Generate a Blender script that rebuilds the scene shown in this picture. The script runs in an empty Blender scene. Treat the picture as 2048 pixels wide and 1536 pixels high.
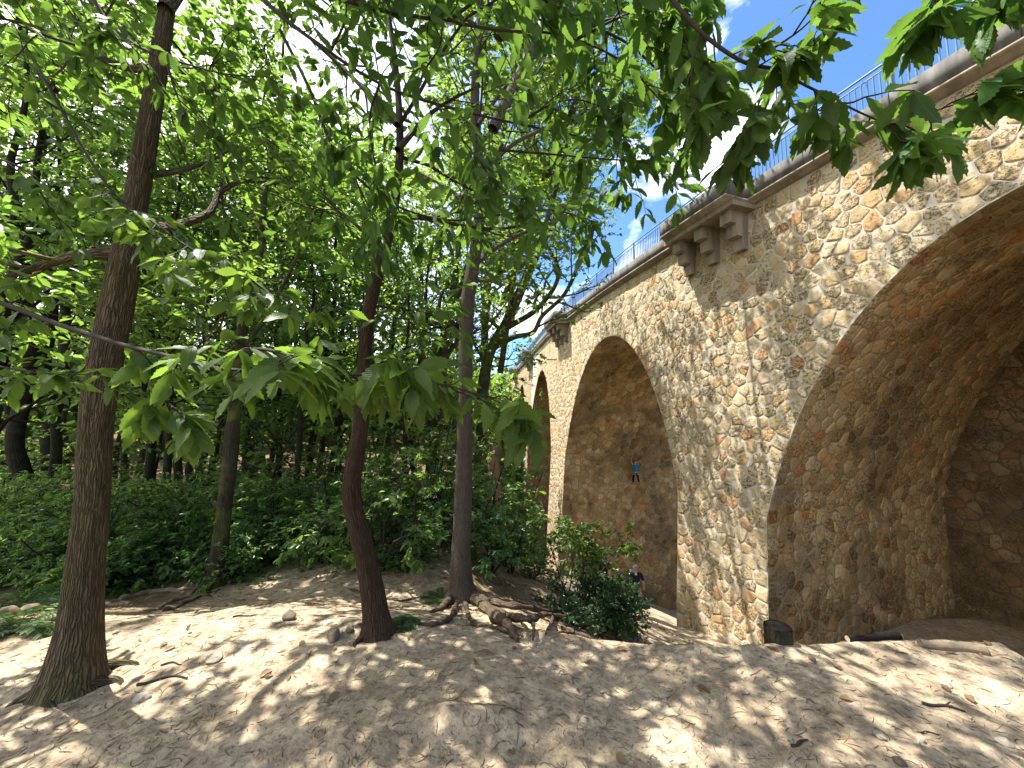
import bpy, math, random
import numpy as np
from mathutils import Vector

SC = bpy.context.scene
COL = SC.collection
RNG = np.random.default_rng(11)
R = math.radians

# ------------------------------------------------------------------ camera model
FPX, PITCH = 739.0, 0.0907
CP, SP = math.cos(PITCH), math.sin(PITCH)

def ray(px, py):
    dx, dv = (px - 1024) / FPX, (768 - py) / FPX
    return np.array([dx, CP - SP * dv, SP + CP * dv])

def at(px, py, Y):
    r = ray(px, py)
    return r * (Y / r[1])

# ------------------------------------------------------------------ helpers
def smooth(a, b, x):
    t = np.clip((np.asarray(x, float) - a) / (b - a), 0, 1)
    return t * t * (3 - 2 * t)

_LAT = np.random.default_rng(5).random((256, 256))

def vnoise(x, y):
    x = np.asarray(x, float); y = np.asarray(y, float)
    xi, yi = np.floor(x).astype(int), np.floor(y).astype(int)
    fx, fy = x - xi, y - yi
    fx = fx * fx * (3 - 2 * fx); fy = fy * fy * (3 - 2 * fy)
    a = _LAT[xi & 255, yi & 255]; b = _LAT[(xi + 1) & 255, yi & 255]
    c = _LAT[xi & 255, (yi + 1) & 255]; d = _LAT[(xi + 1) & 255, (yi + 1) & 255]
    return (a * (1 - fx) + b * fx) * (1 - fy) + (c * (1 - fx) + d * fx) * fy - 0.5

def fbm(x, y, n=3):
    s, a = 0, 1
    for i in range(n):
        s = s + a * vnoise(x * 2 ** i + 17.3 * i, y * 2 ** i + 9.1 * i); a *= .5
    return s

def norm(v):
    v = np.asarray(v, float)
    return v / (np.linalg.norm(v, axis=-1, keepdims=True) + 1e-12)

class MB:
    """collects arrays of quads / tris with uvs into one mesh"""
    def __init__(self):
        self.v = []; self.f4 = []; self.f3 = []; self.u4 = []; self.u3 = []; self.n = 0; self.m4 = []; self.m3 = []
    def add(self, v, f4=None, f3=None, uv=None, mi=0):
        v = np.asarray(v, float).reshape(-1, 3)
        if uv is None: uv = np.zeros((len(v), 2))
        uv = np.asarray(uv, float)
        if f4 is not None and len(f4):
            f4 = np.asarray(f4, int); self.f4.append(f4 + self.n); self.u4.append(uv[f4]); self.m4.append(np.full(len(f4), mi))
        if f3 is not None and len(f3):
            f3 = np.asarray(f3, int); self.f3.append(f3 + self.n); self.u3.append(uv[f3]); self.m3.append(np.full(len(f3), mi))
        self.v.append(v); self.n += len(v)
    def box(self, c, s, ax=None, uvs=1.0, mi=0, taper=1.0):
        """box centre c, full size s, axes ax (3x3 rows)"""
        ax = np.eye(3) if ax is None else np.asarray(ax, float)
        h = np.asarray(s, float) / 2
        P = []
        for z in (-1, 1):
            k = taper if z > 0 else 1
            for x, y in ((-1, -1), (1, -1), (1, 1), (-1, 1)):
                P.append(np.array(c) + ax[0] * h[0] * x * k + ax[1] * h[1] * y * k + ax[2] * h[2] * z)
        P = np.array(P)
        F = [(0, 3, 2, 1), (4, 5, 6, 7), (0, 1, 5, 4), (1, 2, 6, 5), (2, 3, 7, 6), (3, 0, 4, 7)]
        for f in F:
            q = P[list(f)]
            w = np.linalg.norm(q[1] - q[0]); hh = np.linalg.norm(q[3] - q[0])
            o = RNG.random(2) * 5
            self.add(q, [(0, 1, 2, 3)], uv=[o, o + [w, 0], o + [w, hh], o + [0, hh]], mi=mi)
    def mesh(self, name):
        me = bpy.data.meshes.new(name)
        V = np.concatenate(self.v).astype(np.float32)
        loops, tot, uvs, mi = [], [], [], []
        if self.f4:
            f = np.concatenate(self.f4); loops.append(f.ravel()); tot.append(np.full(len(f), 4)); uvs.append(np.concatenate(self.u4).reshape(-1, 2)); mi.append(np.concatenate(self.m4))
        if self.f3:
            f = np.concatenate(self.f3); loops.append(f.ravel()); tot.append(np.full(len(f), 3)); uvs.append(np.concatenate(self.u3).reshape(-1, 2)); mi.append(np.concatenate(self.m3))
        loops = np.concatenate(loops).astype(np.int32); tot = np.concatenate(tot).astype(np.int32)
        uvs = np.concatenate(uvs).astype(np.float32); mi = np.concatenate(mi).astype(np.int32)
        me.vertices.add(len(V)); me.vertices.foreach_set('co', V.ravel())
        me.loops.add(len(loops)); me.loops.foreach_set('vertex_index', loops)
        me.polygons.add(len(tot))
        me.polygons.foreach_set('loop_start', np.concatenate([[0], np.cumsum(tot)[:-1]]).astype(np.int32))
        me.polygons.foreach_set('material_index', mi)
        ul = me.uv_layers.new(name='UVMap'); ul.data.foreach_set('uv', uvs.ravel())
        me.update(calc_edges=True); me.validate()
        return me
    def build(self, name, mats, parent=None, smooth_=False):
        me = self.mesh(name)
        for m in (mats if isinstance(mats, (list, tuple)) else [mats]): me.materials.append(m)
        if smooth_: me.polygons.foreach_set('use_smooth', np.ones(len(me.polygons), bool))
        o = bpy.data.objects.new(name, me); COL.objects.link(o)
        if parent is not None: o.parent = parent
        return o

def tag(o, label=None, cat=None, group=None, kind=None):
    if label: o['label'] = label
    if cat: o['category'] = cat
    if group: o['group'] = group
    if kind: o['kind'] = kind
    return o

def empty(name, loc=(0, 0, 0), rz=0.0, **k):
    o = bpy.data.objects.new(name, None); COL.objects.link(o)
    o.location = [float(a) for a in loc]; o.rotation_euler = (0, 0, rz); o.empty_display_size = .2
    return tag(o, **k)

def copy_tree(o, parent=None):
    c = o.copy(); COL.objects.link(c); c.parent = parent
    for ch in o.children: copy_tree(ch, c)
    return c

def tube(mb, path, rad, sides=8, cap=True, bump=0.0, uvk=1.0, mi=0, seed=0):
    P = np.asarray(path, float); rad = np.asarray(rad, float)
    T = np.gradient(P, axis=0); T = norm(T)
    ref = np.array([0.31, .95, .02]) if abs(T[0][2]) > .7 else np.array([0, 0, 1.0])
    A = norm(np.cross(T, ref)); B = np.cross(T, A)
    th = np.linspace(0, 2 * np.pi, sides, endpoint=False)
    rr = rad[:, None] * np.ones(sides)
    if bump:
        L = np.r_[0, np.cumsum(np.linalg.norm(np.diff(P, axis=0), axis=1))]
        rr = rr * (1 + bump * fbm(3 * np.cos(th)[None] + seed + L[:, None] * 1.3, 3 * np.sin(th)[None] + L[:, None] * .7, 2))
    V = P[:, None] + rr[..., None] * (np.cos(th)[None, :, None] * A[:, None] + np.sin(th)[None, :, None] * B[:, None])
    n = len(P)
    L = np.r_[0, np.cumsum(np.linalg.norm(np.diff(P, axis=0), axis=1))]
    # duplicate seam for uv
    V = np.concatenate([V, V[:, :1]], 1)
    U = np.stack([np.broadcast_to(np.linspace(0, 1, sides + 1) * 2 * np.pi * max(rad[0], .004), (n, sides + 1)), np.broadcast_to(L[:, None], (n, sides + 1))], -1)
    i, j = np.meshgrid(np.arange(n - 1), np.arange(sides), indexing='ij')
    k = sides + 1
    F = np.stack([i * k + j, i * k + j + 1, (i + 1) * k + j + 1, (i + 1) * k + j], -1).reshape(-1, 4)
    mb.add(V.reshape(-1, 3), F, uv=U.reshape(-1, 2) * uvk, mi=mi)
    if cap:
        for e, s in ((0, -1), (n - 1, 1)):
            vv = np.concatenate([V[e, :sides], P[e:e + 1]])
            ff = [(a, (a + 1) % sides, sides) if s > 0 else ((a + 1) % sides, a, sides) for a in range(sides)]
            mb.add(vv, f3=ff, uv=(vv - P[e])[:, :2] + .3, mi=mi)

def resample(P, n):
    """Catmull-Rom through points"""
    P = np.asarray(P, float)
    Q = np.vstack([2 * P[0] - P[1], P, 2 * P[-1] - P[-2]])
    out = []
    for t in np.linspace(0, len(P) - 1, n):
        i = min(int(t), len(P) - 2); u = t - i
        a, b, c, d = Q[i], Q[i + 1], Q[i + 2], Q[i + 3]
        out.append(.5 * (2 * b + (c - a) * u + (2 * a - 5 * b + 4 * c - d) * u * u + (3 * b - a - 3 * c + d) * u ** 3))
    return np.array(out)

# ------------------------------------------------------------------ node materials
def newmat(name):
    m = bpy.data.materials.new(name); m.use_nodes = True
    nt = m.node_tree; nt.nodes.clear()
    return m, nt

class NT:
    def __init__(self, nt): self.nt = nt
    def n(self, t, **kw):
        nd = self.nt.nodes.new(t)
        for k, v in kw.items():
            if k.startswith('i_'):
                key = k[2:]; key = int(key) if key.isdigit() else key.replace('_', ' ')
                s = nd.inputs[key]
                if isinstance(v, bpy.types.NodeSocket): self.nt.links.new(v, s)
                else: s.default_value = v
            else: setattr(nd, k, v)
        return nd
    def math(self, op, a, b=0.0, c=0.0, clamp=False):
        nd = self.nt.nodes.new('ShaderNodeMath'); nd.operation = op; nd.use_clamp = clamp
        for i, v in enumerate((a, b, c)):
            if isinstance(v, bpy.types.NodeSocket): self.nt.links.new(v, nd.inputs[i])
            else: nd.inputs[i].default_value = v
        return nd.outputs[0]
    def ramp(self, fac, stops, interp='LINEAR'):
        nd = self.nt.nodes.new('ShaderNodeValToRGB'); nd.color_ramp.interpolation = interp
        el = nd.color_ramp.elements
        while len(el) < len(stops): el.new(.5)
        for e, (p, c) in zip(el, stops):
            e.position = p; e.color = (*c, 1) if len(c) == 3 else c
        self.nt.links.new(fac, nd.inputs[0])
        return nd.outputs[0]
    def mix(self, fac, a, b, mode='MIX'):
        nd = self.nt.nodes.new('ShaderNodeMix'); nd.data_type = 'RGBA'; nd.blend_type = mode
        for s, v in ((nd.inputs[0], fac), (nd.inputs[6], a), (nd.inputs[7], b)):
            if isinstance(v, bpy.types.NodeSocket): self.nt.links.new(v, s)
            elif s == nd.inputs[0]: s.default_value = v
            else: s.default_value = (*v, 1)
        return nd.outputs[2]
    def noise(self, vec, scale, detail=3, rough=.55, dist=0.0):
        nd = self.n('ShaderNodeTexNoise'); nd.inputs['Scale'].default_value = scale; nd.inputs['Detail'].default_value = detail
        nd.inputs['Roughness'].default_value = rough; nd.inputs['Distortion'].default_value = dist
        if vec is not None: self.nt.links.new(vec, nd.inputs['Vector'])
        return nd
    def out(self, sh):
        o = self.n('ShaderNodeOutputMaterial'); self.nt.links.new(sh, o.inputs[0])

def simple(name, col, rough=.7, spec=.3, var=.25, scale=8.0, bump=.0, metal=0.0):
    m, nt = newmat(name); N = NT(nt)
    tc = N.n('ShaderNodeTexCoord').outputs['Object']
    nz = N.noise(tc, scale, 4)
    c = N.mix(nz.outputs['Fac'], tuple(a * (1 - var) for a in col), tuple(min(1, a * (1 + var)) for a in col))
    p = N.n('ShaderNodeBsdfPrincipled', i_Base_Color=c, i_Roughness=rough, i_Metallic=metal)
    p.inputs['Specular IOR Level'].default_value = spec
    if bump:
        b = N.n('ShaderNodeBump', i_Strength=bump, i_Distance=.02, i_Height=nz.outputs['Fac']); nt.links.new(b.outputs[0], p.inputs['Normal'])
    N.out(p.outputs[0])
    return m

def leaf_mat(name, dark, light, trans, tfac=.45, rough=.4, spec=.5, veins=False, yellow=0.0):
    m, nt = newmat(name); N = NT(nt)
    geo = N.n('ShaderNodeNewGeometry'); oi = N.n('ShaderNodeObjectInfo')
    r = geo.outputs['Random Per Island']
    c = N.mix(r, dark, light)
    t = N.mix(r, tuple(a * .75 for a in trans), tuple(a * 1.2 for a in trans))
    if yellow:
        y = N.math('GREATER_THAN', r, 1 - yellow)
        c = N.mix(y, c, (.42, .32, .03)); t = N.mix(y, t, (.6, .42, .04))
    hs = N.n('ShaderNodeHueSaturation', i_Color=c)
    nt.links.new(N.math('MULTIPLY_ADD', oi.outputs['Random'], .05, .475), hs.inputs['Hue'])
    nt.links.new(N.math('MULTIPLY_ADD', oi.outputs['Random'], .5, .75), hs.inputs['Value'])
    c = hs.outputs[0]
    nrm = None
    if veins:
        uv = N.n('ShaderNodeUVMap'); sx = N.n('ShaderNodeSeparateXYZ'); nt.links.new(uv.outputs[0], sx.inputs[0])
        av = N.math('ABSOLUTE', sx.outputs[1])
        q = N.math('FRACT', N.math('SUBTRACT', N.math('MULTIPLY', sx.outputs[0], 15.0), N.math('MULTIPLY', av, 3.0)))
        vein = N.math('SUBTRACT', 1.0, N.math('MULTIPLY', N.math('ABSOLUTE', N.math('SUBTRACT', q, .5)), 6.0), clamp=True)
        rib = N.math('SUBTRACT', 1.0, N.math('MULTIPLY', av, 14.0), clamp=True)
        vv = N.math('MAXIMUM', N.math('MULTIPLY', vein, .55), rib)
        c = N.mix(N.math('MULTIPLY', vv, .45), c, tuple(min(1, a * 2.2 + .03) for a in light))
        t = N.mix(N.math('MULTIPLY', vv, .5), t, tuple(a * .5 for a in trans))
        b = N.n('ShaderNodeBump', i_Strength=.35, i_Distance=.004, i_Height=vv); nrm = b.outputs[0]
    p = N.n('ShaderNodeBsdfPrincipled', i_Base_Color=c, i_Roughness=rough)
    p.inputs['Specular IOR Level'].default_value = spec
    tr = N.n('ShaderNodeBsdfTranslucent', i_Color=t)
    if nrm is not None: nt.links.new(nrm, p.inputs['Normal'])
    mx = N.n('ShaderNodeMixShader'); mx.inputs[0].default_value = tfac
    nt.links.new(p.outputs[0], mx.inputs[1]); nt.links.new(tr.outputs[0], mx.inputs[2])
    N.out(mx.outputs[0])
    return m

def bark_mat(name, dark, light, scale=1.0, moss=None, mossamt=0.0, bump=.8):
    m, nt = newmat(name); N = NT(nt)
    uv = N.n('ShaderNodeUVMap').outputs[0]
    mp = N.n('ShaderNodeMapping'); nt.links.new(uv, mp.inputs[0]); mp.inputs['Scale'].default_value = (34 * scale, 5.5 * scale, 1)
    nz0 = N.noise(uv, 9 * scale, 3)
    ad = N.n('ShaderNodeVectorMath', operation='MULTIPLY_ADD'); nt.links.new(nz0.outputs['Color'], ad.inputs[0]); ad.inputs[1].default_value = (2.6, 1.2, 0); nt.links.new(mp.outputs[0], ad.inputs[2])
    vo = N.n('ShaderNodeTexVoronoi', feature='DISTANCE_TO_EDGE', voronoi_dimensions='2D'); nt.links.new(ad.outputs[0], vo.inputs['Vector']); vo.inputs['Scale'].default_value = 1
    ridge = N.math('POWER', N.math('MULTIPLY', vo.outputs['Distance'], 2.6, clamp=True), .7)
    fine = N.noise(ad.outputs[0], 2.5, 4).outputs['Fac']
    h = N.math('ADD', ridge, N.math('MULTIPLY', fine, .5))
    big = N.noise(N.n('ShaderNodeTexCoord').outputs['Object'], 1.6, 3).outputs['Fac']
    c = N.mix(N.math('MULTIPLY', h, .72, clamp=True), dark, light)
    c = N.mix(N.math('MULTIPLY', big, .45), c, tuple(a * .55 for a in light))
    if moss:
        mk = N.math('MULTIPLY', N.ramp(N.noise(N.n('ShaderNodeTexCoord').outputs['Object'], 3.2, 4).outputs['Fac'], [(.45, (0, 0, 0)), (.62, (1, 1, 1))]), mossamt)
        c = N.mix(mk, c, moss)
    p = N.n('ShaderNodeBsdfPrincipled', i_Base_Color=c, i_Roughness=.9); p.inputs['Specular IOR Level'].default_value = .15
    b = N.n('ShaderNodeBump', i_Strength=bump, i_Distance=.018, i_Height=h); nt.links.new(b.outputs[0], p.inputs['Normal'])
    N.out(p.outputs[0])
    return m

def stone_mat(name, inner=False):
    m, nt = newmat(name); N = NT(nt)
    uv = N.n('ShaderNodeUVMap').outputs[0]
    wob = N.noise(uv, 1.6, 2); ad = N.n('ShaderNodeVectorMath', operation='MULTIPLY_ADD')
    nt.links.new(wob.outputs['Color'], ad.inputs[0]); ad.inputs[1].default_value = (.22, .22, 0); nt.links.new(uv, ad.inputs[2])
    wob2 = N.noise(uv, 9, 2); ad2 = N.n('ShaderNodeVectorMath', operation='MULTIPLY_ADD')
    nt.links.new(wob2.outputs['Color'], ad2.inputs[0]); ad2.inputs[1].default_value = (.06, .06, 0); nt.links.new(ad.outputs[0], ad2.inputs[2])
    uvw = ad2.outputs[0]
    sc = 2.7
    ve = N.n('ShaderNodeTexVoronoi', feature='DISTANCE_TO_EDGE', voronoi_dimensions='2D', i_Scale=sc, i_Randomness=.8); nt.links.new(uvw, ve.inputs['Vector'])
    vc = N.n('ShaderNodeTexVoronoi', feature='F1', voronoi_dimensions='2D', i_Scale=sc, i_Randomness=.8); nt.links.new(uvw, vc.inputs['Vector'])
    jn = N.noise(uv, 4.0, 2).outputs['Fac']
    e = N.math('ADD', ve.outputs['Distance'], N.math('MULTIPLY', N.math('SUBTRACT', jn, .5), .05))
    joint = N.ramp(e, [(.022, (1, 1, 1)), (.050, (0, 0, 0))])
    groove = N.ramp(e, [(.045, (0, 0, 0)), (.065, (1, 1, 1)), (.13, (0, 0, 0))])
    sx = N.n('ShaderNodeSeparateColor'); nt.links.new(vc.outputs['Color'], sx.inputs[0])
    pits = N.noise(uv, 15, 5, .72, .3).outputs['Fac']
    pits2 = N.noise(uv, 46, 3, .6).outputs['Fac']
    pm = N.math('ADD', N.math('MULTIPLY', pits, .7), N.math('MULTIPLY', pits2, .3))
    thr = N.math('MULTIPLY_ADD', sx.outputs[2], .09, .395)
    hole = N.math('MULTIPLY', N.math('SUBTRACT', thr, pm), 22.0, clamp=True)
    lite = N.math('MULTIPLY', N.math('SUBTRACT', pm, .56), 9.0, clamp=True)
    if not inner:
        base = N.ramp(sx.outputs[0], [(0, (.27, .215, .13)), (.2, (.40, .31, .18)), (.42, (.29, .245, .165)), (.6, (.45, .38, .26)), (.8, (.42, .29, .14)), (.93, (.36, .17, .075)), (1, (.50, .44, .33))])
        mort = (.50, .46, .38); warm = (.38, .21, .075)
    else:
        base = N.ramp(sx.outputs[0], [(0, (.33, .21, .085)), (.2, (.52, .36, .16)), (.4, (.30, .20, .095)), (.58, (.58, .44, .23)), (.76, (.48, .27, .09)), (.9, (.42, .15, .05)), (1, (.64, .54, .37))])
        mort = (.44, .35, .22); warm = (.40, .19, .06)
    veinc = N.noise(uv, 6, 4, .6).outputs['Fac']
    c = N.mix(N.math('MULTIPLY', veinc, .55), base, warm)
    c = N.mix(N.math('MULTIPLY', lite, .45), c, (.62, .54, .40))
    c = N.mix(N.math('MULTIPLY', hole, .88), c, (.055, .038, .022))
    c = N.mix(N.math('MULTIPLY', groove, .55), c, (.07, .05, .03))
    mnz = N.noise(uv, 18, 3).outputs['Fac']
    mcol = N.mix(mnz, tuple(a * .68 for a in mort), tuple(a * 1.15 for a in mort))
    c = N.mix(N.math('MULTIPLY', joint, .9 if not inner else .75), c, mcol)
    st = N.noise(uv, .33, 5, .62, .6).outputs['Fac']
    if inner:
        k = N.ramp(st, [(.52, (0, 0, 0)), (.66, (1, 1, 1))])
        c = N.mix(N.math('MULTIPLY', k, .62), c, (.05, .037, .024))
    else:
        mp = N.n('ShaderNodeMapping'); nt.links.new(uv, mp.inputs[0]); mp.inputs['Scale'].default_value = (1.2, .22, 1)
        st2 = N.noise(mp.outputs[0], 1.0, 4).outputs['Fac']
        k = N.ramp(st2, [(.5, (0, 0, 0)), (.72, (1, 1, 1))])
        c = N.mix(N.math('MULTIPLY', k, .3), c, (.20, .19, .14))
    p = N.n('ShaderNodeBsdfPrincipled', i_Base_Color=c, i_Roughness=.92); p.inputs['Specular IOR Level'].default_value = .12
    pill = N.math('MULTIPLY', N.math('MINIMUM', e, .2), 2.4)
    hgt = N.math('ADD', N.math('MULTIPLY', joint, .42), N.math('ADD', pill, N.math('SUBTRACT', N.math('MULTIPLY', pits, .35), N.math('MULTIPLY', hole, .35))))
    b = N.n('ShaderNodeBump', i_Strength=1.0, i_Distance=.085, i_Height=hgt); nt.links.new(b.outputs[0], p.inputs['Normal'])
    N.out(p.outputs[0])
    return m

def block_mat(name, inner=False):
    """one dressed rubble stone per mesh island: tone per island, spongy pits, veins"""
    m, nt = newmat(name); N = NT(nt)
    uv = N.n('ShaderNodeUVMap').outputs[0]
    geo = N.n('ShaderNodeNewGeometry'); r = geo.outputs['Random Per Island']
    r2 = N.math('FRACT', N.math('MULTIPLY', r, 37.7)); r3 = N.math('FRACT', N.math('MULTIPLY', r, 91.3))
    pits = N.noise(uv, 13, 5, .74, .3).outputs['Fac']; pits2 = N.noise(uv, 42, 3, .6).outputs['Fac']
    pm = N.math('ADD', N.math('MULTIPLY', pits, .68), N.math('MULTIPLY', pits2, .32))
    thr = N.math('MULTIPLY_ADD', r2, .09, .415)
    hole = N.math('MULTIPLY', N.math('SUBTRACT', thr, pm), 24.0, clamp=True)
    lite = N.math('MULTIPLY', N.math('SUBTRACT', pm, .54), 9.0, clamp=True)
    if not inner:
        base = N.ramp(r, [(0, (.40, .325, .20)), (.2, (.50, .40, .24)), (.42, (.41, .345, .235)), (.62, (.54, .455, .30)), (.84, (.48, .345, .175)), (.96, (.44, .235, .11)), (1, (.58, .51, .39))]); warm = (.45, .30, .14)
    else:
        base = N.ramp(r, [(0, (.38, .27, .12)), (.2, (.58, .43, .21)), (.4, (.37, .265, .13)), (.6, (.64, .50, .28)), (.84, (.54, .34, .135)), (.97, (.46, .20, .08)), (1, (.70, .60, .43))]); warm = (.42, .25, .09)
    c = N.mix(N.math('MULTIPLY', N.noise(uv, 5, 4, .6).outputs['Fac'], N.math('MULTIPLY_ADD', r3, .7, .15)), base, warm)
    c = N.mix(N.math('MULTIPLY', lite, .5), c, (.64, .57, .44) if not inner else (.60, .50, .33))
    c = N.mix(N.math('MULTIPLY', hole, .68), c, (.08, .055, .031))
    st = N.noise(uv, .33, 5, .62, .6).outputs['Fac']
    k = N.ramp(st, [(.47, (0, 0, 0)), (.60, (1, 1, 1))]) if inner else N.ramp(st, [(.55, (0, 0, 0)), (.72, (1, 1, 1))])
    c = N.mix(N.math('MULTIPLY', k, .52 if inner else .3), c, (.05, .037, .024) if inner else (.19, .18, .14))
    p = N.n('ShaderNodeBsdfPrincipled', i_Base_Color=c, i_Roughness=.92); p.inputs['Specular IOR Level'].default_value = .12
    b = N.n('ShaderNodeBump', i_Strength=1.0, i_Distance=.045, i_Height=N.math('SUBTRACT', pm, N.math('MULTIPLY', hole, .7))); nt.links.new(b.outputs[0], p.inputs['Normal'])
    N.out(p.outputs[0])
    return m

def shaded_block_mat():
    m = block_mat('dirty_shade_painted_rubble', True)  # dirty stone, with the arch's deep shadow painted into its colour
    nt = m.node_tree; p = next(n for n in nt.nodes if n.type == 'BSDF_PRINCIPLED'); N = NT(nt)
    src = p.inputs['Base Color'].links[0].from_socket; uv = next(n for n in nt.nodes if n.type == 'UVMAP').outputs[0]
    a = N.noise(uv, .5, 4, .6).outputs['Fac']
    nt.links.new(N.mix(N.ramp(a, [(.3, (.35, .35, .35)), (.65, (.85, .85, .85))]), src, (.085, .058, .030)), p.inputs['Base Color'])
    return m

def mortar_mat(name, col):
    m, nt = newmat(name); N = NT(nt); uv = N.n('ShaderNodeUVMap').outputs[0]
    a = N.noise(uv, 1.3, 4).outputs['Fac']; f = N.noise(uv, 30, 4).outputs['Fac']
    c = N.mix(a, tuple(x * .7 for x in col), tuple(x * 1.15 for x in col)); c = N.mix(N.math('MULTIPLY', f, .4), c, tuple(x * .5 for x in col))
    p = N.n('ShaderNodeBsdfPrincipled', i_Base_Color=c, i_Roughness=.95); p.inputs['Specular IOR Level'].default_value = .1
    b = N.n('ShaderNodeBump', i_Strength=.6, i_Distance=.015, i_Height=f); nt.links.new(b.outputs[0], p.inputs['Normal'])
    N.out(p.outputs[0]); return m

def concrete_mat(name, col, streak=.5):
    m, nt = newmat(name); N = NT(nt)
    uv = N.n('ShaderNodeTexCoord').outputs['Object']
    mp = N.n('ShaderNodeMapping'); nt.links.new(uv, mp.inputs[0]); mp.inputs['Scale'].default_value = (3, 3, .5)
    a = N.noise(mp.outputs[0], 1.2, 5, .65).outputs['Fac']; f = N.noise(uv, 40, 4).outputs['Fac']
    c = N.mix(N.ramp(a, [(.35, (0, 0, 0)), (.68, (1, 1, 1))]), tuple(x * (1 - streak) for x in col), tuple(x * 1.15 for x in col))
    c = N.mix(N.math('MULTIPLY', f, .35), c, tuple(x * .6 for x in col))
    p = N.n('ShaderNodeBsdfPrincipled', i_Base_Color=c, i_Roughness=.9); p.inputs['Specular IOR Level'].default_value = .15
    b = N.n('ShaderNodeBump', i_Strength=.4, i_Distance=.01, i_Height=f); nt.links.new(b.outputs[0], p.inputs['Normal'])
    N.out(p.outputs[0])
    return m

def ground_mat():
    m, nt = newmat('sandy_soil'); N = NT(nt)
    pos = N.n('ShaderNodeTexCoord').outputs['Object']
    at_ = N.n('ShaderNodeAttribute', attribute_name='forest').outputs['Fac']
    n1 = N.noise(pos, 1.1, 5, .6).outputs['Fac']; n2 = N.noise(pos, 7, 5, .65).outputs['Fac']; n3 = N.noise(pos, 60, 4, .7).outputs['Fac']
    c = N.ramp(n1, [(.3, (.345, .265, .175)), (.5, (.445, .35, .235)), (.7, (.54, .435, .305))])
    c = N.mix(N.math('MULTIPLY', N.ramp(n2, [(.40, (1, 1, 1)), (.58, (0, 0, 0))]), .6), c, (.17, .125, .085))
    sp = N.n('ShaderNodeTexVoronoi', i_Scale=30.0); nt.links.new(pos, sp.inputs['Vector'])
    crumbs = N.ramp(sp.outputs['Distance'], [(.12, (1, 1, 1)), (.26, (0, 0, 0))])
    c = N.mix(N.math('MULTIPLY', N.math('MULTIPLY', crumbs, n2), .8), c, (.14, .10, .07))
    c = N.mix(N.math('MULTIPLY', N.ramp(n3, [(.55, (0, 0, 0)), (.75, (1, 1, 1))]), .5), c, (.55, .48, .37))
    n4 = N.noise(pos, 22, 5, .7).outputs['Fac']
    c = N.mix(N.math('MULTIPLY', N.ramp(n4, [(.40, (1, 1, 1)), (.52, (0, 0, 0))]), .55), c, (.15, .11, .075))
    n5 = N.noise(pos, 2.6, 4, .6).outputs['Fac']
    c = N.mix(N.math('MULTIPLY', N.ramp(n5, [(.52, (0, 0, 0)), (.68, (1, 1, 1))]), .5), c, (.20, .155, .105))
    fc = N.ramp(n2, [(.3, (.07, .048, .028)), (.5, (.13, .09, .05)), (.7, (.20, .15, .085))])
    fm = N.math('ADD', at_, N.math('MULTIPLY', N.math('SUBTRACT', n1, .5), .5), clamp=True)
    c = N.mix(fm, c, fc)
    p = N.n('ShaderNodeBsdfPrincipled', i_Base_Color=c, i_Roughness=.95); p.inputs['Specular IOR Level'].default_value = .1
    h = N.math('ADD', N.math('MULTIPLY', n2, .12), N.math('ADD', N.math('MULTIPLY', n4, .35), N.math('ADD', N.math('MULTIPLY', n3, .30), N.math('MULTIPLY', crumbs, .15))))
    b = N.n('ShaderNodeBump', i_Strength=.8, i_Distance=.03, i_Height=h); nt.links.new(b.outputs[0], p.inputs['Normal'])
    N.out(p.outputs[0])
    return m

M = {}
M['ground'] = ground_mat()
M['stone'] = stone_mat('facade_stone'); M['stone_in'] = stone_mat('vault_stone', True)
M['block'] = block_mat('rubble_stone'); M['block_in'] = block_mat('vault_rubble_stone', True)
M['block_shaded'] = shaded_block_mat(); M['mortar_shaded'] = mortar_mat('dirty_shade_painted_mortar', (.13, .10, .06))  # stone and mortar of the closed arch, darkened to paint in its shadow
M['mortar'] = mortar_mat('pale_mortar', (.50, .46, .385)); M['mortar_in'] = mortar_mat('brown_mortar', (.34, .265, .16))
M['concrete'] = concrete_mat('grey_concrete', (.155, .147, .135)); M['cornice'] = concrete_mat('tan_concrete', (.29, .245, .18), .45)
M['rail'] = simple('blue_grey_paint', (.11, .19, .29), .45, .4, .2, 5)
M['bark1'] = bark_mat('furrowed_bark', (.020, .015, .009), (.175, .132, .075), 1.0, (.12, .13, .03), .25, 1.0)
M['bark2'] = bark_mat('reddish_bark', (.014, .010, .007), (.085, .055, .032), 1.1)
M['bark3'] = bark_mat('grey_bark', (.026, .021, .016), (.17, .14, .105), 1.2)
M['bark_moss'] = bark_mat('mossy_bark', (.02, .017, .011), (.085, .07, .045), .9, (.13, .17, .025), .6)
M['bark_dark'] = bark_mat('dark_bark', (.012, .010, .007), (.05, .04, .028), .8, (.06, .08, .02), .35)
M['litter'] = simple('litter_bits', (.10, .072, .048), .9, .1, .4, 20)
M['twig'] = simple('twig_bark', (.035, .026, .02), .8, .2, .3, 20)
M['root'] = bark_mat('root_bark', (.035, .025, .018), (.17, .12, .08), 1.5)
M['chest'] = leaf_mat('chestnut_leaf', (.028, .062, .015), (.055, .11, .024), (.17, .31, .04), .48, .45, .2, True, .002)
M['chest_y'] = leaf_mat('yellowing_chestnut_leaf', (.034, .075, .016), (.068, .125, .024), (.24, .39, .045), .48, .42, .25, True, .006)
M['leaf_a'] = leaf_mat('oak_leaf', (.035, .080, .018), (.075, .14, .03), (.24, .40, .05), .5, .38, .5)
M['leaf_b'] = leaf_mat('beech_leaf', (.035, .080, .018), (.085, .145, .026), (.27, .42, .05), .5, .42, .45)
M['leaf_c'] = leaf_mat('understory_leaf', (.045, .105, .035), (.085, .17, .055), (.32, .52, .09), .52, .32, .55)
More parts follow.
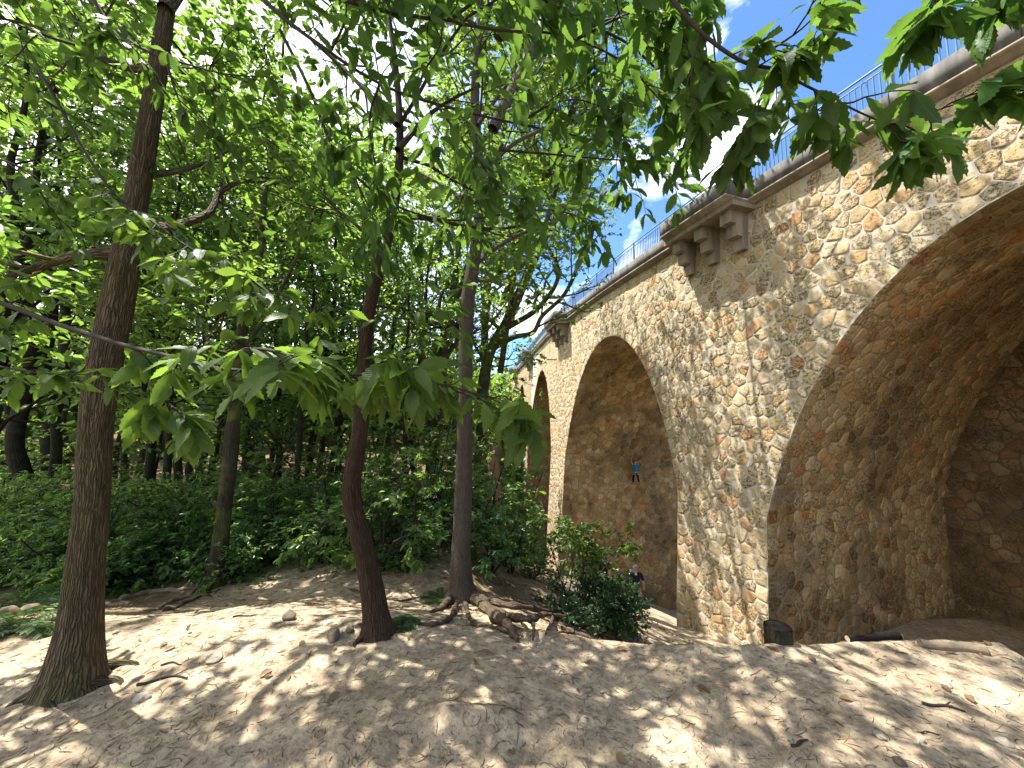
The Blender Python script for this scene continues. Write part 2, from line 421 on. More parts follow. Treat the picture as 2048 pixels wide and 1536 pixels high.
M['holly'] = leaf_mat('glossy_dark_leaf', (.028, .062, .022), (.07, .125, .04), (.14, .25, .05), .38, .28, .6)
M['fern'] = leaf_mat('fern_frond', (.04, .11, .02), (.08, .19, .04), (.15, .32, .05), .4, .45, .4)
M['wood'] = simple('weathered_wood', (.33, .27, .2), .85, .2, .35, 14, .5)
M['oldwood'] = simple('soil_stained_wood', (.20, .155, .105), .9, .15, .4, 22, .6)
M['charred'] = simple('charred_wood', (.014, .012, .011), .95, .06, .5, 24, .9)
M['rock'] = simple('grey_stone', (.31, .27, .21), .95, .12, .4, 22, .6)
M['rock_b'] = simple('brown_stone', (.15, .115, .08), .95, .12, .4, 22, .6)

# ------------------------------------------------------------------ terrain
def ground_z(x, y):
    x = np.asarray(x, float); y = np.asarray(y, float)
    w = smooth(-1.5, .05, x)
    edge = np.maximum(y - (3.16 + .08 * np.sin(x * 2.1 + .5) - .04 * smooth(.2, 1.2, x) * (1 - smooth(1.6, 2.4, x))), x - (3.75 + .25 * np.sin(y * 2.3)))
    zv = -1.75 - .33 * np.maximum(y - 3, 0) - .35 * np.maximum(x, 0)
    zv = zv + .35 * np.exp(-((x - 1.85) ** 2 / .7 + (y - 8.1) ** 2 / .5)) - .55 * np.exp(-((x - 1.9) ** 2 / 3 + (y - 7.2) ** 2 / 2.2))
    flat = smooth(5.8, 7.4, x) * (1 - smooth(13.5, 15, y))
    zv = zv * (1 - flat) + np.maximum(zv, -7.0) * flat
    zv = np.maximum(zv, -13 - .02 * y)
    zr = -1.75 * (1 - smooth(0, .55, edge)) + zv * smooth(0, .55, edge)
    zl = -1.75 - .85 * smooth(3.1, 5.8, y) + .02 * np.exp(-((x + 2.1) ** 2 / 1.2 + (y - 4.2) ** 2 / .5))
    z = zl * (1 - w) + zr * w
    z = z - .075 * smooth(-.4, .6, x) * (1 - smooth(3.2, 3.9, y)) * (1 - smooth(4, 5, x))
    z = z + .055 * np.exp(-((x - 2.05) / .65) ** 2) * (1 - smooth(3.15, 3.5, y))
    r = np.hypot(x, y)
    z = z + 14 * smooth(45, 190, r) + smooth(25, 60, -x) * 4
    amp = 1 - smooth(8, 30, r)
    z = z + amp * (.07 * fbm(x * .8, y * .8, 3) * (.35 + .65 * smooth(.5, -1.5, x)) + .03 * fbm(x * 4.2 + 3, y * 4.2, 3)) + smooth(6, 30, r) * .5 * fbm(x * .15, y * .15, 3)
    # low worn hump (buried timber) near the viewer
    u, v = x + .22, y - 2.33
    z = z + .075 * np.exp(-(u / .30) ** 4 - (v / .085) ** 2)
    return z

def gz(x, y): return float(ground_z(np.array([x]), np.array([y]))[0])

def hit(px, py, tmax=60):
    r = ray(px, py); r = r / r[1]
    t = np.linspace(1.2, tmax, 6000)
    P = r[None] * t[:, None]
    d = P[:, 2] - ground_z(P[:, 0], P[:, 1])
    i = np.argmax(d < 0) if (d < 0).any() else len(t) - 1
    return P[i]

def build_ground():
    n = 560
    k = 5.6
    u = np.linspace(-1, 1, n)
    a = 2.0
    g = a * np.sinh(k * u)
    X, Y = np.meshgrid(g + .4, g + 3.4, indexing='ij')
    Z = ground_z(X, Y)
    V = np.stack([X, Y, Z], -1).reshape(-1, 3)
    i, j = np.meshgrid(np.arange(n - 1), np.arange(n - 1), indexing='ij')
    F = np.stack([i * n + j, (i + 1) * n + j, (i + 1) * n + j + 1, i * n + j + 1], -1).reshape(-1, 4)
    mb = MB(); mb.add(V, F, uv=V[:, :2])
    o = mb.build('ground', M['ground'], None, True)
    tag(o, 'bare sandy earth of the clearing running into the wooded slopes', 'ground', kind='structure')
    # forest-floor mask
    x, y = V[:, 0], V[:, 1]
    f = np.maximum(smooth(5.0, 7.5, y + .35 * x - .6 * fbm(x * .6, y * .6)) * (1 - smooth(-.6, 1.6, x - .18 * np.maximum(y - 9, 0))), smooth(3.6, 5.2, -x + .5 * (y - 3) * 0))
    f = np.maximum(f, smooth(30, 50, np.hypot(x, y)))
    f = np.clip(f, 0, 1)
    at_ = o.data.attributes.new('forest', 'FLOAT', 'POINT'); at_.data.foreach_set('value', f.astype(np.float32))
    return o
build_ground()

# ------------------------------------------------------------------ viaduct
VX, VY, VH, VK, VL, VR, VZC, VSH, VB, VRV = 7.639, 12.705, .3163, .0099, 15.184, 6.423, 4.483, .38, .0621, 12.87
ZTOP, VW, WCL, S_LIN = 7.0, 8.5, 5.82, 22.0
def heading(s): return VH - VK * np.minimum(s, S_LIN)
def vpt(s, z, off=0.0, batter=True):
    """point on the viaduct's near face: distance s along it, height z, off metres out towards the viewer's side"""
    s = np.asarray(s, float); z = np.asarray(z, float)
    sc = np.minimum(s, S_LIN); h = VH - VK * sc
    X = VX - (np.cos(h) - np.cos(VH)) / VK; Y = VY - (np.sin(h) - np.sin(VH)) / VK
    ex = s - sc
    X = X - np.sin(h) * ex; Y = Y + np.cos(h) * ex
    o = off + (VB * (ZTOP - z) if batter else 0)
    return np.stack([X - np.cos(h) * o, Y - np.sin(h) * o, z + 0 * X], -1)
BAYS = [VSH + VL * (k - .5) for k in range(0, 5)]       # bay centres
def zlow(u):
    """underside of the arch at distance u from the bay centre"""
    return VZC - VRV + VRV * np.sqrt(np.maximum(0, 1 - (u / VR) ** 2))
ZB = -17.0
def jag(t, k): return .018 * vnoise(np.asarray(t, float) * 3.1 + 31.7 * k, np.asarray(t, float) * 0 + 7.3 * k) + .008 * vnoise(np.asarray(t, float) * 9 + 3 * k, np.asarray(t, float) * 0 + k)

def hexseeds(u0, u1, v0, v1, sp, rng):
    P = []
    for j, v in enumerate(np.arange(v0, v1, sp * .86)):
        for u in np.arange(u0, u1, sp): P.append((u + (sp / 2 if j % 2 else 0), v))
    P = np.array(P); P = P + rng.normal(size=P.shape) * sp * .17
    return P

def cells(seeds, keep, joint):
    """Voronoi polygons by half-plane clipping, shrunk by half a joint"""
    out = []; n = len(seeds); ids = np.nonzero(keep)[0]
    for c0 in range(0, len(ids), 400):
        blk = ids[c0:c0 + 400]
        D = np.hypot(seeds[blk, None, 0] - seeds[None, :, 0], seeds[blk, None, 1] - seeds[None, :, 1])
        nb = np.argpartition(D, 17, axis=1)[:, :17]
        for q, i in enumerate(blk):
            sx, sy = seeds[i]; poly = [(sx - .6, sy - .6), (sx + .6, sy - .6), (sx + .6, sy + .6), (sx - .6, sy + .6)]
            for j in sorted(nb[q], key=lambda a: D[q, a]):
                if j == i: continue
                dx, dy = seeds[j, 0] - sx, seeds[j, 1] - sy; L = math.hypot(dx, dy)
                if L < 1e-6: continue
                dx /= L; dy /= L; lim = L / 2 - joint
                new = []; m = len(poly); dist = [(a - sx) * dx + (b - sy) * dy - lim for a, b in poly]
                if max(dist) <= 0: continue
                for k in range(m):
                    d0, d1 = dist[k], dist[(k + 1) % m]; p0, p1 = poly[k], poly[(k + 1) % m]
                    if d0 <= 0: new.append(p0)
                    if (d0 < 0) != (d1 < 0) and d0 != d1:
                        t = d0 / (d0 - d1); new.append((p0[0] + (p1[0] - p0[0]) * t, p0[1] + (p1[1] - p0[1]) * t))
                poly = new
                if len(poly) < 3: break
            if len(poly) >= 3: out.append(np.array(poly))
    return out

def stones(mb, polys, mapf, rng, mi=1, proud=.018, uvo=(0, 0)):
    VV, UU, HH, F4, F3, n = [], [], [], [], [], 0
    for p in polys:
        q = np.roll(p, -1, 0)
        ln = np.linalg.norm(q - p, axis=1); 
        if ln.sum() < .35: continue
        f = np.clip(.024 / (ln + 1e-6), .05, .36)[:, None]
        p = np.stack([p * (1 - f) + q * f, p * f + q * (1 - f)], 1).reshape(-1, 2)
        m = len(p); c = p.mean(0); r = np.linalg.norm(p - c, axis=1).mean(); hk = rng.uniform(.55, 1.25) * proud
        tilt = rng.normal(size=2) * .04
        rings = []; hs = []
        for k, h in ((1.0, -.25), (.965, .30), (.82, .8), (.45, 1.0)):
            j = p if k == 1.0 else p + rng.normal(size=p.shape) * .006
            x = c + (j - c) * k; rings.append(x); hs.append(np.full(m, h * hk) + (rng.normal(size=m) * .005 if k < 1 else 0) + ((x - c) @ tilt if k < 1 else 0))
        V = np.concatenate(rings + [c[None]]); H = np.concatenate(hs + [[hk * rng.uniform(.8, 1.1)]])
        a = np.arange(m); b = (a + 1) % m
        for k in range(3): F4.append(np.stack([k * m + a, k * m + b, (k + 1) * m + b, (k + 1) * m + a], -1) + n)
        F3.append(np.stack([3 * m + a, 3 * m + b, np.full(m, 4 * m)], -1) + n)
        VV.append(V); HH.append(H); UU.append(V + rng.random(2) * 3 * 0); n += len(V)
    V = np.concatenate(VV); H = np.concatenate(HH)
    mb.add(mapf(V, H), np.concatenate(F4), np.concatenate(F3), uv=np.concatenate(UU) + np.array(uvo), mi=mi)

def facade_stones(mb, rng):
    sp = .41; B = []; Nn = []
    for c in BAYS[:3]:
        th = np.linspace(0, 1, 400); u = -WCL * np.cos(np.pi * th); z = zlow(u)
        zj = float(zlow(WCL)); zz = np.linspace(-13, zj, 120)
        cu = np.r_[np.full(120, -WCL), u, np.full(120, WCL)] + c; cz = np.r_[zz, z, zz[::-1]]
        L = np.r_[0, np.cumsum(np.hypot(np.diff(cu), np.diff(cz)))]
        l = np.arange(0, L[-1], .40); l = l + rng.uniform(-.05, .05, len(l))
        pu = np.interp(l, L, cu); pz = np.interp(l, L, cz); tu = np.interp(l + .05, L, cu) - np.interp(l - .05, L, cu); tz = np.interp(l + .05, L, cz) - np.interp(l - .05, L, cz)
        B.append(np.stack([pu, pz], -1)); Nn.append(norm(np.stack([-tz, tu], -1)))      # normal away from the opening
    B = np.concatenate(B); Nn = np.concatenate(Nn); d = rng.uniform(.14, .24, len(B))[:, None]
    tops = np.arange(-13, 27, .42); T = np.stack([tops, np.full(len(tops), 6.96)], -1)
    outer = np.concatenate([B + Nn * d, T - [0, .18]]); dummy = np.concatenate([B - Nn * d, T + [0, .18]])
    G = hexseeds(-13, 27, -12.5, 6.7, sp, rng)
    inside = np.zeros(len(G), bool)
    for c in BAYS[:3]: inside |= (np.abs(G[:, 0] - c) < WCL + .02) & (G[:, 1] < zlow(np.clip(G[:, 0] - c, -WCL, WCL)) + .02)
    G = G[~inside]; near = np.zeros(len(G), bool)
    for k in range(0, len(G), 500): near[k:k + 500] = np.hypot(G[k:k + 500, None, 0] - outer[None, :, 0], G[k:k + 500, None, 1] - outer[None, :, 1]).min(1) < .26
    G = G[~near & (G[:, 1] < 6.5)]
    seeds = np.concatenate([outer, G, dummy]); keep = np.zeros(len(seeds), bool); keep[:len(outer) + len(G)] = True
    keep &= (seeds[:, 0] > -12) & (seeds[:, 0] < 25.5) & (seeds[:, 1] > -12)
    stones(mb, cells(seeds, keep, .011), lambda V, H: vpt(V[:, 0], V[:, 1], H), rng, uvo=(40, 40))

def build_viaduct():
    root = empty('viaduct', vpt(0, -7), label='tall curved railway viaduct of honey coloured rubble stone with round arches', cat='viaduct')
    inv = -np.array(root.location)
    def fin(mb, name, mat, parent=root, sm=False):
        mb.v = [v + inv for v in mb.v]
        return mb.build(name, mat, parent, sm)
    s0, s1 = BAYS[0] - WCL - 6, BAYS[-1] + WCL + 14
    def wall(off, batter):
        mb = MB()
        def strip(sa, sb, za, zb, ns, nz, kl=None, kr=None):
            mi_ = 2 if (sa + sb) / 2 > 24 else 0
            S = np.linspace(sa, sb, ns + 1)
            t = np.linspace(0, 1, nz + 1)
            A = za(S); Bz = zb(S)
            Z = A[:, None] + (Bz - A)[:, None] * t[None]
            SS = np.broadcast_to(S[:, None], Z.shape).copy()
            if kl is not None: SS[0] += jag(Z[0], kl) * smooth(zlow(WCL), zlow(WCL) - .4, Z[0])
            if kr is not None: SS[-1] += jag(Z[-1], kr) * smooth(zlow(WCL), zlow(WCL) - .4, Z[-1])
            P = vpt(SS, Z, off, batter)
            i, j = np.meshgrid(np.arange(ns), np.arange(nz), indexing='ij'); k = nz + 1
            F = np.stack([i * k + j, i * k + j + 1, (i + 1) * k + j + 1, (i + 1) * k + j], -1).reshape(-1, 4)
            mb.add(P.reshape(-1, 3), F, uv=np.stack([SS, Z], -1).reshape(-1, 2) + (40, 40), mi=mi_)
        top = lambda S: np.full(len(S), ZTOP); bot = lambda S: np.full(len(S), ZB)
        edges = [s0]
        for c in BAYS: edges += [c - WCL, c + WCL]
        edges.append(s1)
        for q, (a, b) in enumerate(zip(edges[0::2], edges[1::2])): strip(a, b, bot, top, max(2, int((b - a) / .6)), 200, 2 * q if q else None, 2 * q + 1 if q < len(BAYS) else None)
        for c in BAYS: strip(c - WCL, c + WCL, lambda S, c=c: zlow(S - c) + jag(S, 40), top, 200, 6)
        return mb
    srng = np.random.default_rng(55)
    sdone = s_mb = None
    def facade():
        mb = wall(0, True)
        facade_stones(mb, srng)
        return mb
    fin(facade(), 'facade', [M['mortar'], M['block'], M['stone']])
    fin(wall(-VW, False), 'back_facade', [M['stone'], M['block'], M['stone']])
    # vaults and jambs, one per bay
    for bi, c in enumerate(BAYS):
        th = np.linspace(0, 1, 200)
        zj = float(zlow(WCL)); zs = np.linspace(ZB, zj - .05, 100)
        ul = -WCL + jag(zs, 2 * bi + 1) * smooth(zj, zj - .4, zs); ur = WCL + jag(zs, 2 * bi + 2) * smooth(zj, zj - .4, zs)
        ua = -WCL * np.cos(np.pi * th)
        u = np.r_[ul, ua, ur[::-1]]
        z = np.r_[zs, zlow(ua) + jag(c + ua, 40), zs[::-1]]
        L = np.r_[0, np.cumsum(np.hypot(np.diff(u), np.diff(z)))]
        f = vpt(c + u, z, 0, True); b = vpt(c + u, z, -VW - .0, False)
        n = 9; t = np.linspace(0, 1, n)
        P = f[:, None] * (1 - t)[None, :, None] + b[:, None] * t[None, :, None]
        dep = np.linalg.norm(b - f, axis=1)
        U = np.stack([np.broadcast_to(t[None] * dep[:, None], (len(u), n)), np.broadcast_to(L[:, None], (len(u), n))], -1)
        i, j = np.meshgrid(np.arange(len(u) - 1), np.arange(n - 1), indexing='ij')
        F = np.stack([i * n + j, (i + 1) * n + j, (i + 1) * n + j + 1, i * n + j + 1], -1).reshape(-1, 4)
        mb = MB(); mb.add(P.reshape(-1, 3), F, uv=U.reshape(-1, 2) + (13 * bi, 7 * bi))
        if bi < 2:
            tu = np.gradient(u); tz = np.gradient(z); nn = norm(np.stack([tz, -tu], -1)); al = norm(vpt(c + u + .05, z, 0) - vpt(c + u - .05, z, 0)); nv = al * nn[:, :1] + np.array([0, 0, 1.0]) * nn[:, 1:]
            def mapv(V, H):
                fi = [np.stack([np.interp(V[:, 0], L, A[:, k]) for k in range(3)], -1) for A in (f, b, nv)]
                dd = np.interp(V[:, 0], L, dep)
                return fi[0] + (fi[1] - fi[0]) * (V[:, 1] / dd)[:, None] + norm(fi[2]) * H[:, None]
            zmin = -9.5 if bi == 0 else -12.6; l0, l1 = np.interp(zmin, z[:150], L[:150]), L[-1] - np.interp(zmin, z[:150], L[:150])
            if bi == 0: l0 = L[np.argmax(u > -4.6)]
            G = hexseeds(l0, l1, .55, 10.2, .42, srng); ed = np.arange(l0, l1, .40); E1 = np.stack([ed + srng.uniform(-.06, .06, len(ed)), srng.uniform(.16, .26, len(ed))], -1); E0 = E1 * [1, -1]
            G = G[G[:, 1] > .5]; sd = np.concatenate([E1, G, E0]); kp = np.zeros(len(sd), bool); kp[:len(E1) + len(G)] = True; kp &= (sd[:, 1] < 9.6)
            for q in range(0, 1): stones(mb, cells(sd, kp, .010), mapv, srng, uvo=(13 * bi, 7 * bi), proud=.022)
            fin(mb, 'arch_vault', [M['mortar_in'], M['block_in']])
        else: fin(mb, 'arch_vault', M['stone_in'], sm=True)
    # wall closing the nearest arch at its back
    c = BAYS[0]
    S = np.linspace(c - WCL - .02, c + WCL + .02, 12); Z = np.linspace(ZB, VZC + .2, 12)
    SS, ZZ = np.meshgrid(S, Z, indexing='ij'); P = vpt(SS, ZZ, -VW + .03, False)
    i, j = np.meshgrid(np.arange(11), np.arange(11), indexing='ij'); F = np.stack([i * 12 + j, i * 12 + j + 1, (i + 1) * 12 + j + 1, (i + 1) * 12 + j], -1).reshape(-1, 4)
    mb = MB(); mb.add(P.reshape(-1, 3), F, uv=np.stack([SS, ZZ], -1).reshape(-1, 2) + (3, 91)); 
    G = hexseeds(c - WCL, c + WCL, -8.2, VZC + .2, .42, srng); G = G[(G[:, 1] < zlow(np.clip(G[:, 0] - c, -WCL, WCL)) + .2) & (G[:, 0] > c - 3)]
    stones(mb, cells(G, np.ones(len(G), bool), .012), lambda V, H: vpt(V[:, 0], V[:, 1], -VW + .03 + H, False), srng, uvo=(3, 91)); fin(mb, 'infill_wall', [M['mortar_shaded'], M['block_shaded']])
    # cornice, parapet and deck swept along the face, jogging out over every refuge
    REF = [VSH + VL * k for k in range(-1, 5)]
    HALF, OUT = 1.5, .95
    def line(base):
        st = []; S = np.arange(s0, s1, .5)
        for s in S:
            if all(abs(s - r) > HALF + .05 for r in REF): st.append((s, base))
        for r in REF: st += [(r - HALF - .001, base), (r - HALF, base + OUT), (r, base + OUT), (r + HALF, base + OUT), (r + HALF + .001, base)]
        return sorted(st)
    def sweep(name, prof, mat):
        """prof: list of (off, z) going round the section, swept along the outline"""
        st = line(0); mb = MB()
        Q = np.array([[vpt(s, z, o + b, False) for (o, z) in prof] for s, b in st])
        n, k = Q.shape[:2]
        i, j = np.meshgrid(np.arange(n - 1), np.arange(k - 1), indexing='ij')
        F = np.stack([i * k + j, i * k + j + 1, (i + 1) * k + j + 1, (i + 1) * k + j], -1).reshape(-1, 4)
        mb.add(Q.reshape(-1, 3), F, uv=np.stack(np.broadcast_arrays(np.array([s for s, _ in st])[:, None], np.arange(k)[None] * .2), -1).reshape(-1, 2))
        return fin(mb, name, mat)
    sweep('cornice', [(-.5, 6.99), (.08, 6.99), (.12, 7.05), (.22, 7.09), (.27, 7.12), (.27, 7.17), (-.4, 7.17)], M['cornice'])
    par = sweep('parapet', [(-.30, 7.165), (.25, 7.165), (.25, 7.70), (-.14, 7.70), (-.14, 7.2)], M['concrete'])
    for s in np.arange(s0 + 1, 40, 1.9):
        b_ = OUT if any(abs(s - r) < HALF for r in REF) else 0.0
        h = float(heading(s)); ax = [np.array([-math.sin(h), math.cos(h), 0]), np.array([-math.cos(h), -math.sin(h), 0]), np.array([0, 0, 1.0])]
        mb = MB(); mb.box(vpt(s, 7.435, b_ + .2, False), (.014, .106, .525), ax); fin(mb, 'joint', M['charred'], par)
    S = np.arange(s0, s1, .8); mb = MB()
    A = vpt(S, 0 * S + 7.19, -.12, False); B = vpt(S, 0 * S + 7.19, -VW, False)
    V = np.stack([A, B], 1); n = len(S); i = np.arange(n - 1)
    mb.add(V.reshape(-1, 3), np.stack([2 * i, 2 * i + 1, 2 * i + 3, 2 * i + 2], -1)); fin(mb, 'deck', M['concrete'])
    # refuges: slab under the jog and three stepped corbels
    for ri, r in enumerate(REF):
        h = float(heading(r)); along = np.array([-math.sin(h), math.cos(h), 0]); outw = np.array([-math.cos(h), -math.sin(h), 0]); ax = [along, outw, np.array([0, 0, 1.0])]
        P0 = vpt(r, 6.9, 0, False); mb = MB()
        mb.box(P0 + outw * .5, (2 * HALF + .16, 1.0, .155), ax)
        ref = fin(mb, 'refuge', M['cornice'])
        if ri in (0,): pass
        for cs in (-1.12, 0.0, 1.12):
            mb = MB(); cc = vpt(r + cs, 0, 0, False)
            for (z1, z2, out) in ((6.40, 6.82, .84), (5.98, 6.399, .58), (5.56, 5.979, .32)):
                mb.box(np.array([cc[0], cc[1], (z1 + z2) / 2]) + outw * (out / 2 - .1), (.38, out + .2, z2 - z1), ax)
            c_ = fin(mb, 'corbel', M['cornice'], ref)
    # railing
    mb = MB(); S = np.arange(s0, s1, .125); off = .06
    for s in S:
        if s > 46: continue
        p = vpt(s, 0, off, False); mb.box((p[0], p[1], 8.10), (.026, .026, .86))
    for s in np.arange(46, s1, .5):
        p = vpt(s, 0, off, False); mb.box((p[0], p[1], 8.10), (.026, .026, .86))
    SL = np.arange(s0, s1, 1.0)
    for zz, rr in ((8.66, .028), (8.51, .018), (7.70, .018)):
        tube(mb, vpt(SL, 0 * SL + zz, off, False), np.full(len(SL), rr), 6)
    rl = fin(mb, 'railing', M['rail'])
    for s in np.arange(s0 + .3, s1, 2.0):
        p = vpt(s, 0, off, False); mb = MB(); mb.box((p[0], p[1], 8.15), (.07, .07, 1.06)); fin(mb, 'post', M['rail'], rl)
    # small iron spike on the second pier
    mb = MB(); p = vpt(VSH + VL + 1.5, 4.6, 0, True); h = float(heading(15)); o = np.array([-math.cos(h), -math.sin(h), 0])
    tube(mb, [p - o * .1, p + o * .8], [.045, .04], 8); fin(mb, 'drain_spout', M['charred'])
    # black spray paint scrawl low on the first pier's jamb (illegible marks), 4 mm proud
    c = BAYS[0]; mb = MB()
    f = vpt(c + WCL, -4.3, 0, True); b = vpt(c + WCL, -4.3, -VW, False); d = norm(b - f); nrm = norm(np.cross(d, [0, 0, 1.0]))
    if nrm @ np.array([0, -1, 0]) < 0: nrm = -nrm
    strokes = [[(2.6, .0), (2.6, .5), (2.85, .55), (2.8, .05)], [(3.0, .35), (3.3, .4)], [(3.45, .1), (3.6, .5), (3.85, .45), (3.75, .1), (3.5, .1)], [(4.15, .3), (4.6, .32), (4.55, .75), (4.7, .2)], [(4.9, .1), (5.3, .25)], [(5.0, .5), (5.35, .45)]]
    for q in strokes:
        q = resample([np.array([a, z * .55, 0]) for a, z in q], 12)
        for k in range(11):
            a, e = q[k], q[k + 1]; t = norm(e - a); w = np.array([-t[1], t[0], 0]) * .028
            quad = [a - w, e - w, e + w, a + w]
            mb.add([f + d * v[0] + np.array([0, 0, v[1]]) + nrm * .004 for v in quad], [(0, 1, 2, 3)])
    fin(mb, 'graffiti_marks', M['charred'])
    return root
build_viaduct()

# ------------------------------------------------------------------ leaves
def leaves_low(mb, P, D, Nn, L, W, rng):
    """six-vertex folded pointed leaves"""
    n = len(P); D = norm(D); S = norm(np.cross(D, Nn)); Nn = np.cross(S, D)
    L = L[:, None]; W = W[:, None]
    fold = .16 * W; dr = .14 * L
    v = np.stack([P, P + D * L * .32 + S * W * .46 + Nn * fold, P + D * L * .68 + S * W * .42 + Nn * (fold - dr * .4),
                  P + D * L - Nn * dr, P + D * L * .68 - S * W * .42 + Nn * (fold - dr * .4), P + D * L * .32 - S * W * .46 + Nn * fold], 1)
    i = np.arange(n) * 6
    f = np.concatenate([np.stack([i, i + 1, i + 2, i + 3], -1), np.stack([i, i + 3, i + 4, i + 5], -1)])
    mb.add(v.reshape(-1, 3), f)

NST = 17
_u = np.linspace(0, 1, NST)
_w = np.sin(np.pi * np.clip(_u, 0, 1) ** .88) ** .82
_w = _w * (1 + .10 * np.where(np.arange(NST) % 2 == 0, 1, -1)); _w[0] = .03; _w[-1] = 0.0
_ut = np.clip(_u + np.where(np.arange(NST) % 2 == 0, .012, -.012), 0, 1)

def leaves_high(mb, P, D, Nn, L, W, rng):
    """serrated chestnut leaves with a midrib fold and a droop"""
    n = len(P); D = norm(D); S = norm(np.cross(D, Nn)); Nn = np.cross(S, D)
    curl = rng.uniform(.05, .38, n)[:, None, None]; fold = rng.uniform(.08, .4, n)[:, None, None]
    L = L[:, None, None]; W = W[:, None, None]; P = P[:, None]; D = D[:, None]; S = S[:, None]; Nn = Nn[:, None]
    wav = (.05 * np.sin(rng.uniform(0, 6, n)[:, None] + _u[None] * 9))[..., None]
    tw = rng.uniform(-.25, .25, n)[:, None, None]
    uu = _u[None, :, None]; ww = _w[None, :, None] * .5 * W
    mid = P + D * L * uu - Nn * L * curl * uu ** 2 + Nn * .0
    lf = P + D * L * _ut[None, :, None] - Nn * L * curl * uu ** 2 + S * ww + Nn * ww * (fold + wav * 3 + tw)
    rt = P + D * L * _ut[None, :, None] - Nn * L * curl * uu ** 2 - S * ww + Nn * ww * (fold - wav * 3 - tw)
    V = np.stack([lf, mid, rt], 2)            # n, NST, 3, 3
    uv = np.zeros((n, NST, 3, 2)); uv[..., 0] = _u[None, :, None]; uv[:, :, 0, 1] = 1 * _w[None]; uv[:, :, 2, 1] = -_w[None]
    b = (np.arange(n) * NST * 3)[:, None]; j = np.arange(NST - 1)[None] * 3
    q = b + j
    f = np.concatenate([np.stack([q + 1, q, q + 3, q + 4], -1).reshape(-1, 4), np.stack([q + 2, q + 1, q + 4, q + 5], -1).reshape(-1, 4)])
    mb.add(V.reshape(-1, 3), f, uv=uv.reshape(-1, 2))

def perp(rng, t):
    a = norm(np.cross(t, rng.normal(size=3))); return a

# ------------------------------------------------------------------ trees
class Grow:
    def __init__(self, seed): self.rng = np.random.default_rng(seed); self.wood = MB(); self.P = []; self.D = []; self.N = []
    def leafy(self, path, n, spread=.7, droop=.15):
        rng = self.rng; m = len(path)
        t = rng.uniform(.1, 1, n) ** .8 * (m - 1); t[:max(2, n // 5)] = (m - 1)
        i = np.minimum(t.astype(int), m - 2); f = (t - i)[:, None]
        p = path[i] * (1 - f) + path[i + 1] * f; tg = norm(path[i + 1] - path[i])
        side = rng.normal(size=(n, 3)); side[:, 2] *= .35
        d = norm(tg * .6 + side * spread); d[:, 2] -= droop + .25 * rng.random(n)
        nn = rng.normal(size=(n, 3)) * .42; nn[:, 2] += 1
        self.P.append(p); self.D.append(norm(d)); self.N.append(norm(nn))
    def branch(self, p, d, L, r, lvl, spec, up):
        rng = self.rng; k = 6 if lvl else 7
        pts = [p]; dd = norm(d)
        for i in range(k - 1):
            dd = norm(dd + rng.normal(size=3) * .2 + np.array([0, 0, up])); pts.append(pts[-1] + dd * L / (k - 1))
        pts = np.array(pts); self.limb(pts, np.linspace(r, r * .35, k), lvl, spec, up)
    def limb(self, pts, rad, lvl, spec, up=0.05, t0=None, sides=None, wood=None, nmul=1.0):
        rng = self.rng; pts = np.asarray(pts, float)
        tube(wood or self.wood, pts, rad, sides or (7, 5, 4, 3, 3)[min(lvl, 4)], cap=False)
        if lvl >= len(spec): return
        sp = spec[lvl]
        if sp.get('leaves'): self.leafy(pts, sp['leaves']); return
        seg = np.linalg.norm(pts[-1] - pts[0]); n = int(sp['n'] * nmul)
        for q in range(n):
            t = (t0 if t0 is not None else sp['t0']) ; t = t + (1 - t) * ((q + rng.random()) / n) ** .9
            x = min(t, .999) * (len(pts) - 1); i = int(x); p = pts[i] + (pts[i + 1] - pts[i]) * (x - i)
            tg = norm(pts[i + 1] - pts[i]); a = R(rng.uniform(*sp['ang']))
            pr = perp(rng, tg); pr[2] = pr[2] * sp.get('flat', .6) ; pr = norm(pr)
            d = tg * math.cos(a) + pr * math.sin(a)
            L = rng.uniform(*sp['len']) * (1.12 - .5 * t); r0 = max(.004, rad[min(i, len(rad) - 1)] * sp.get('rr', .5))
            self.branch(p, d, L, min(r0, L * .05), lvl + 1, spec, up)
    def crown(self, L, W, off=(0, 0, 0), high=False):
        P = np.concatenate(self.P) + np.array(off); D = np.concatenate(self.D); Nn = np.concatenate(self.N)
        k = self.rng.uniform(.65, 1.25, len(P)); mb = MB()
        (leaves_high if high else leaves_low)(mb, P, D, Nn, L * k, W * k * self.rng.uniform(.85, 1.15, len(P)), self.rng)
        return mb

def px_path(pts, n=None):
    """pts: (px, py, Y) -> smooth world path"""
    P = np.array([at(*p) for p in pts]); return resample(P, n or 4 * len(P))

SPEC = [dict(n=12, t0=.3, ang=(45, 80), len=(2.2, 3.8), rr=.45), dict(n=7, t0=.25, ang=(35, 70), len=(.9, 1.7), rr=.6, flat=.5), dict(n=6, t0=.15, ang=(30, 70), len=(.35, .75), flat=.5), dict(leaves=12)]

def tree_empty(name, base, trunk_paths, gr, mats, leaf, L, W, label, cat='tree', group=None, extra=None):
    """assembles a tree: the Empty at its base, trunk, any large limbs, crown"""
    root = empty(name, base, label=label, cat=cat, group=group)
    off = -np.asarray(base)
    gr.wood.v = [v + off for v in gr.wood.v]
    gr.wood.build('trunk', mats, root, True)
    if extra:
        for nm, mb, mt in extra:
            mb.v = [v + off for v in mb.v]; mb.build(nm, mt, root, True)
    if gr.P:
        cm = gr.crown(L, W, off); cm.build('crown', leaf, root)
    return root

def trunk_tube(mb, path, rad, sides=28, bump=.16, seed=0, flare=True):
    tube(mb, path, rad, sides, cap=True, bump=bump * 1.35, seed=seed)

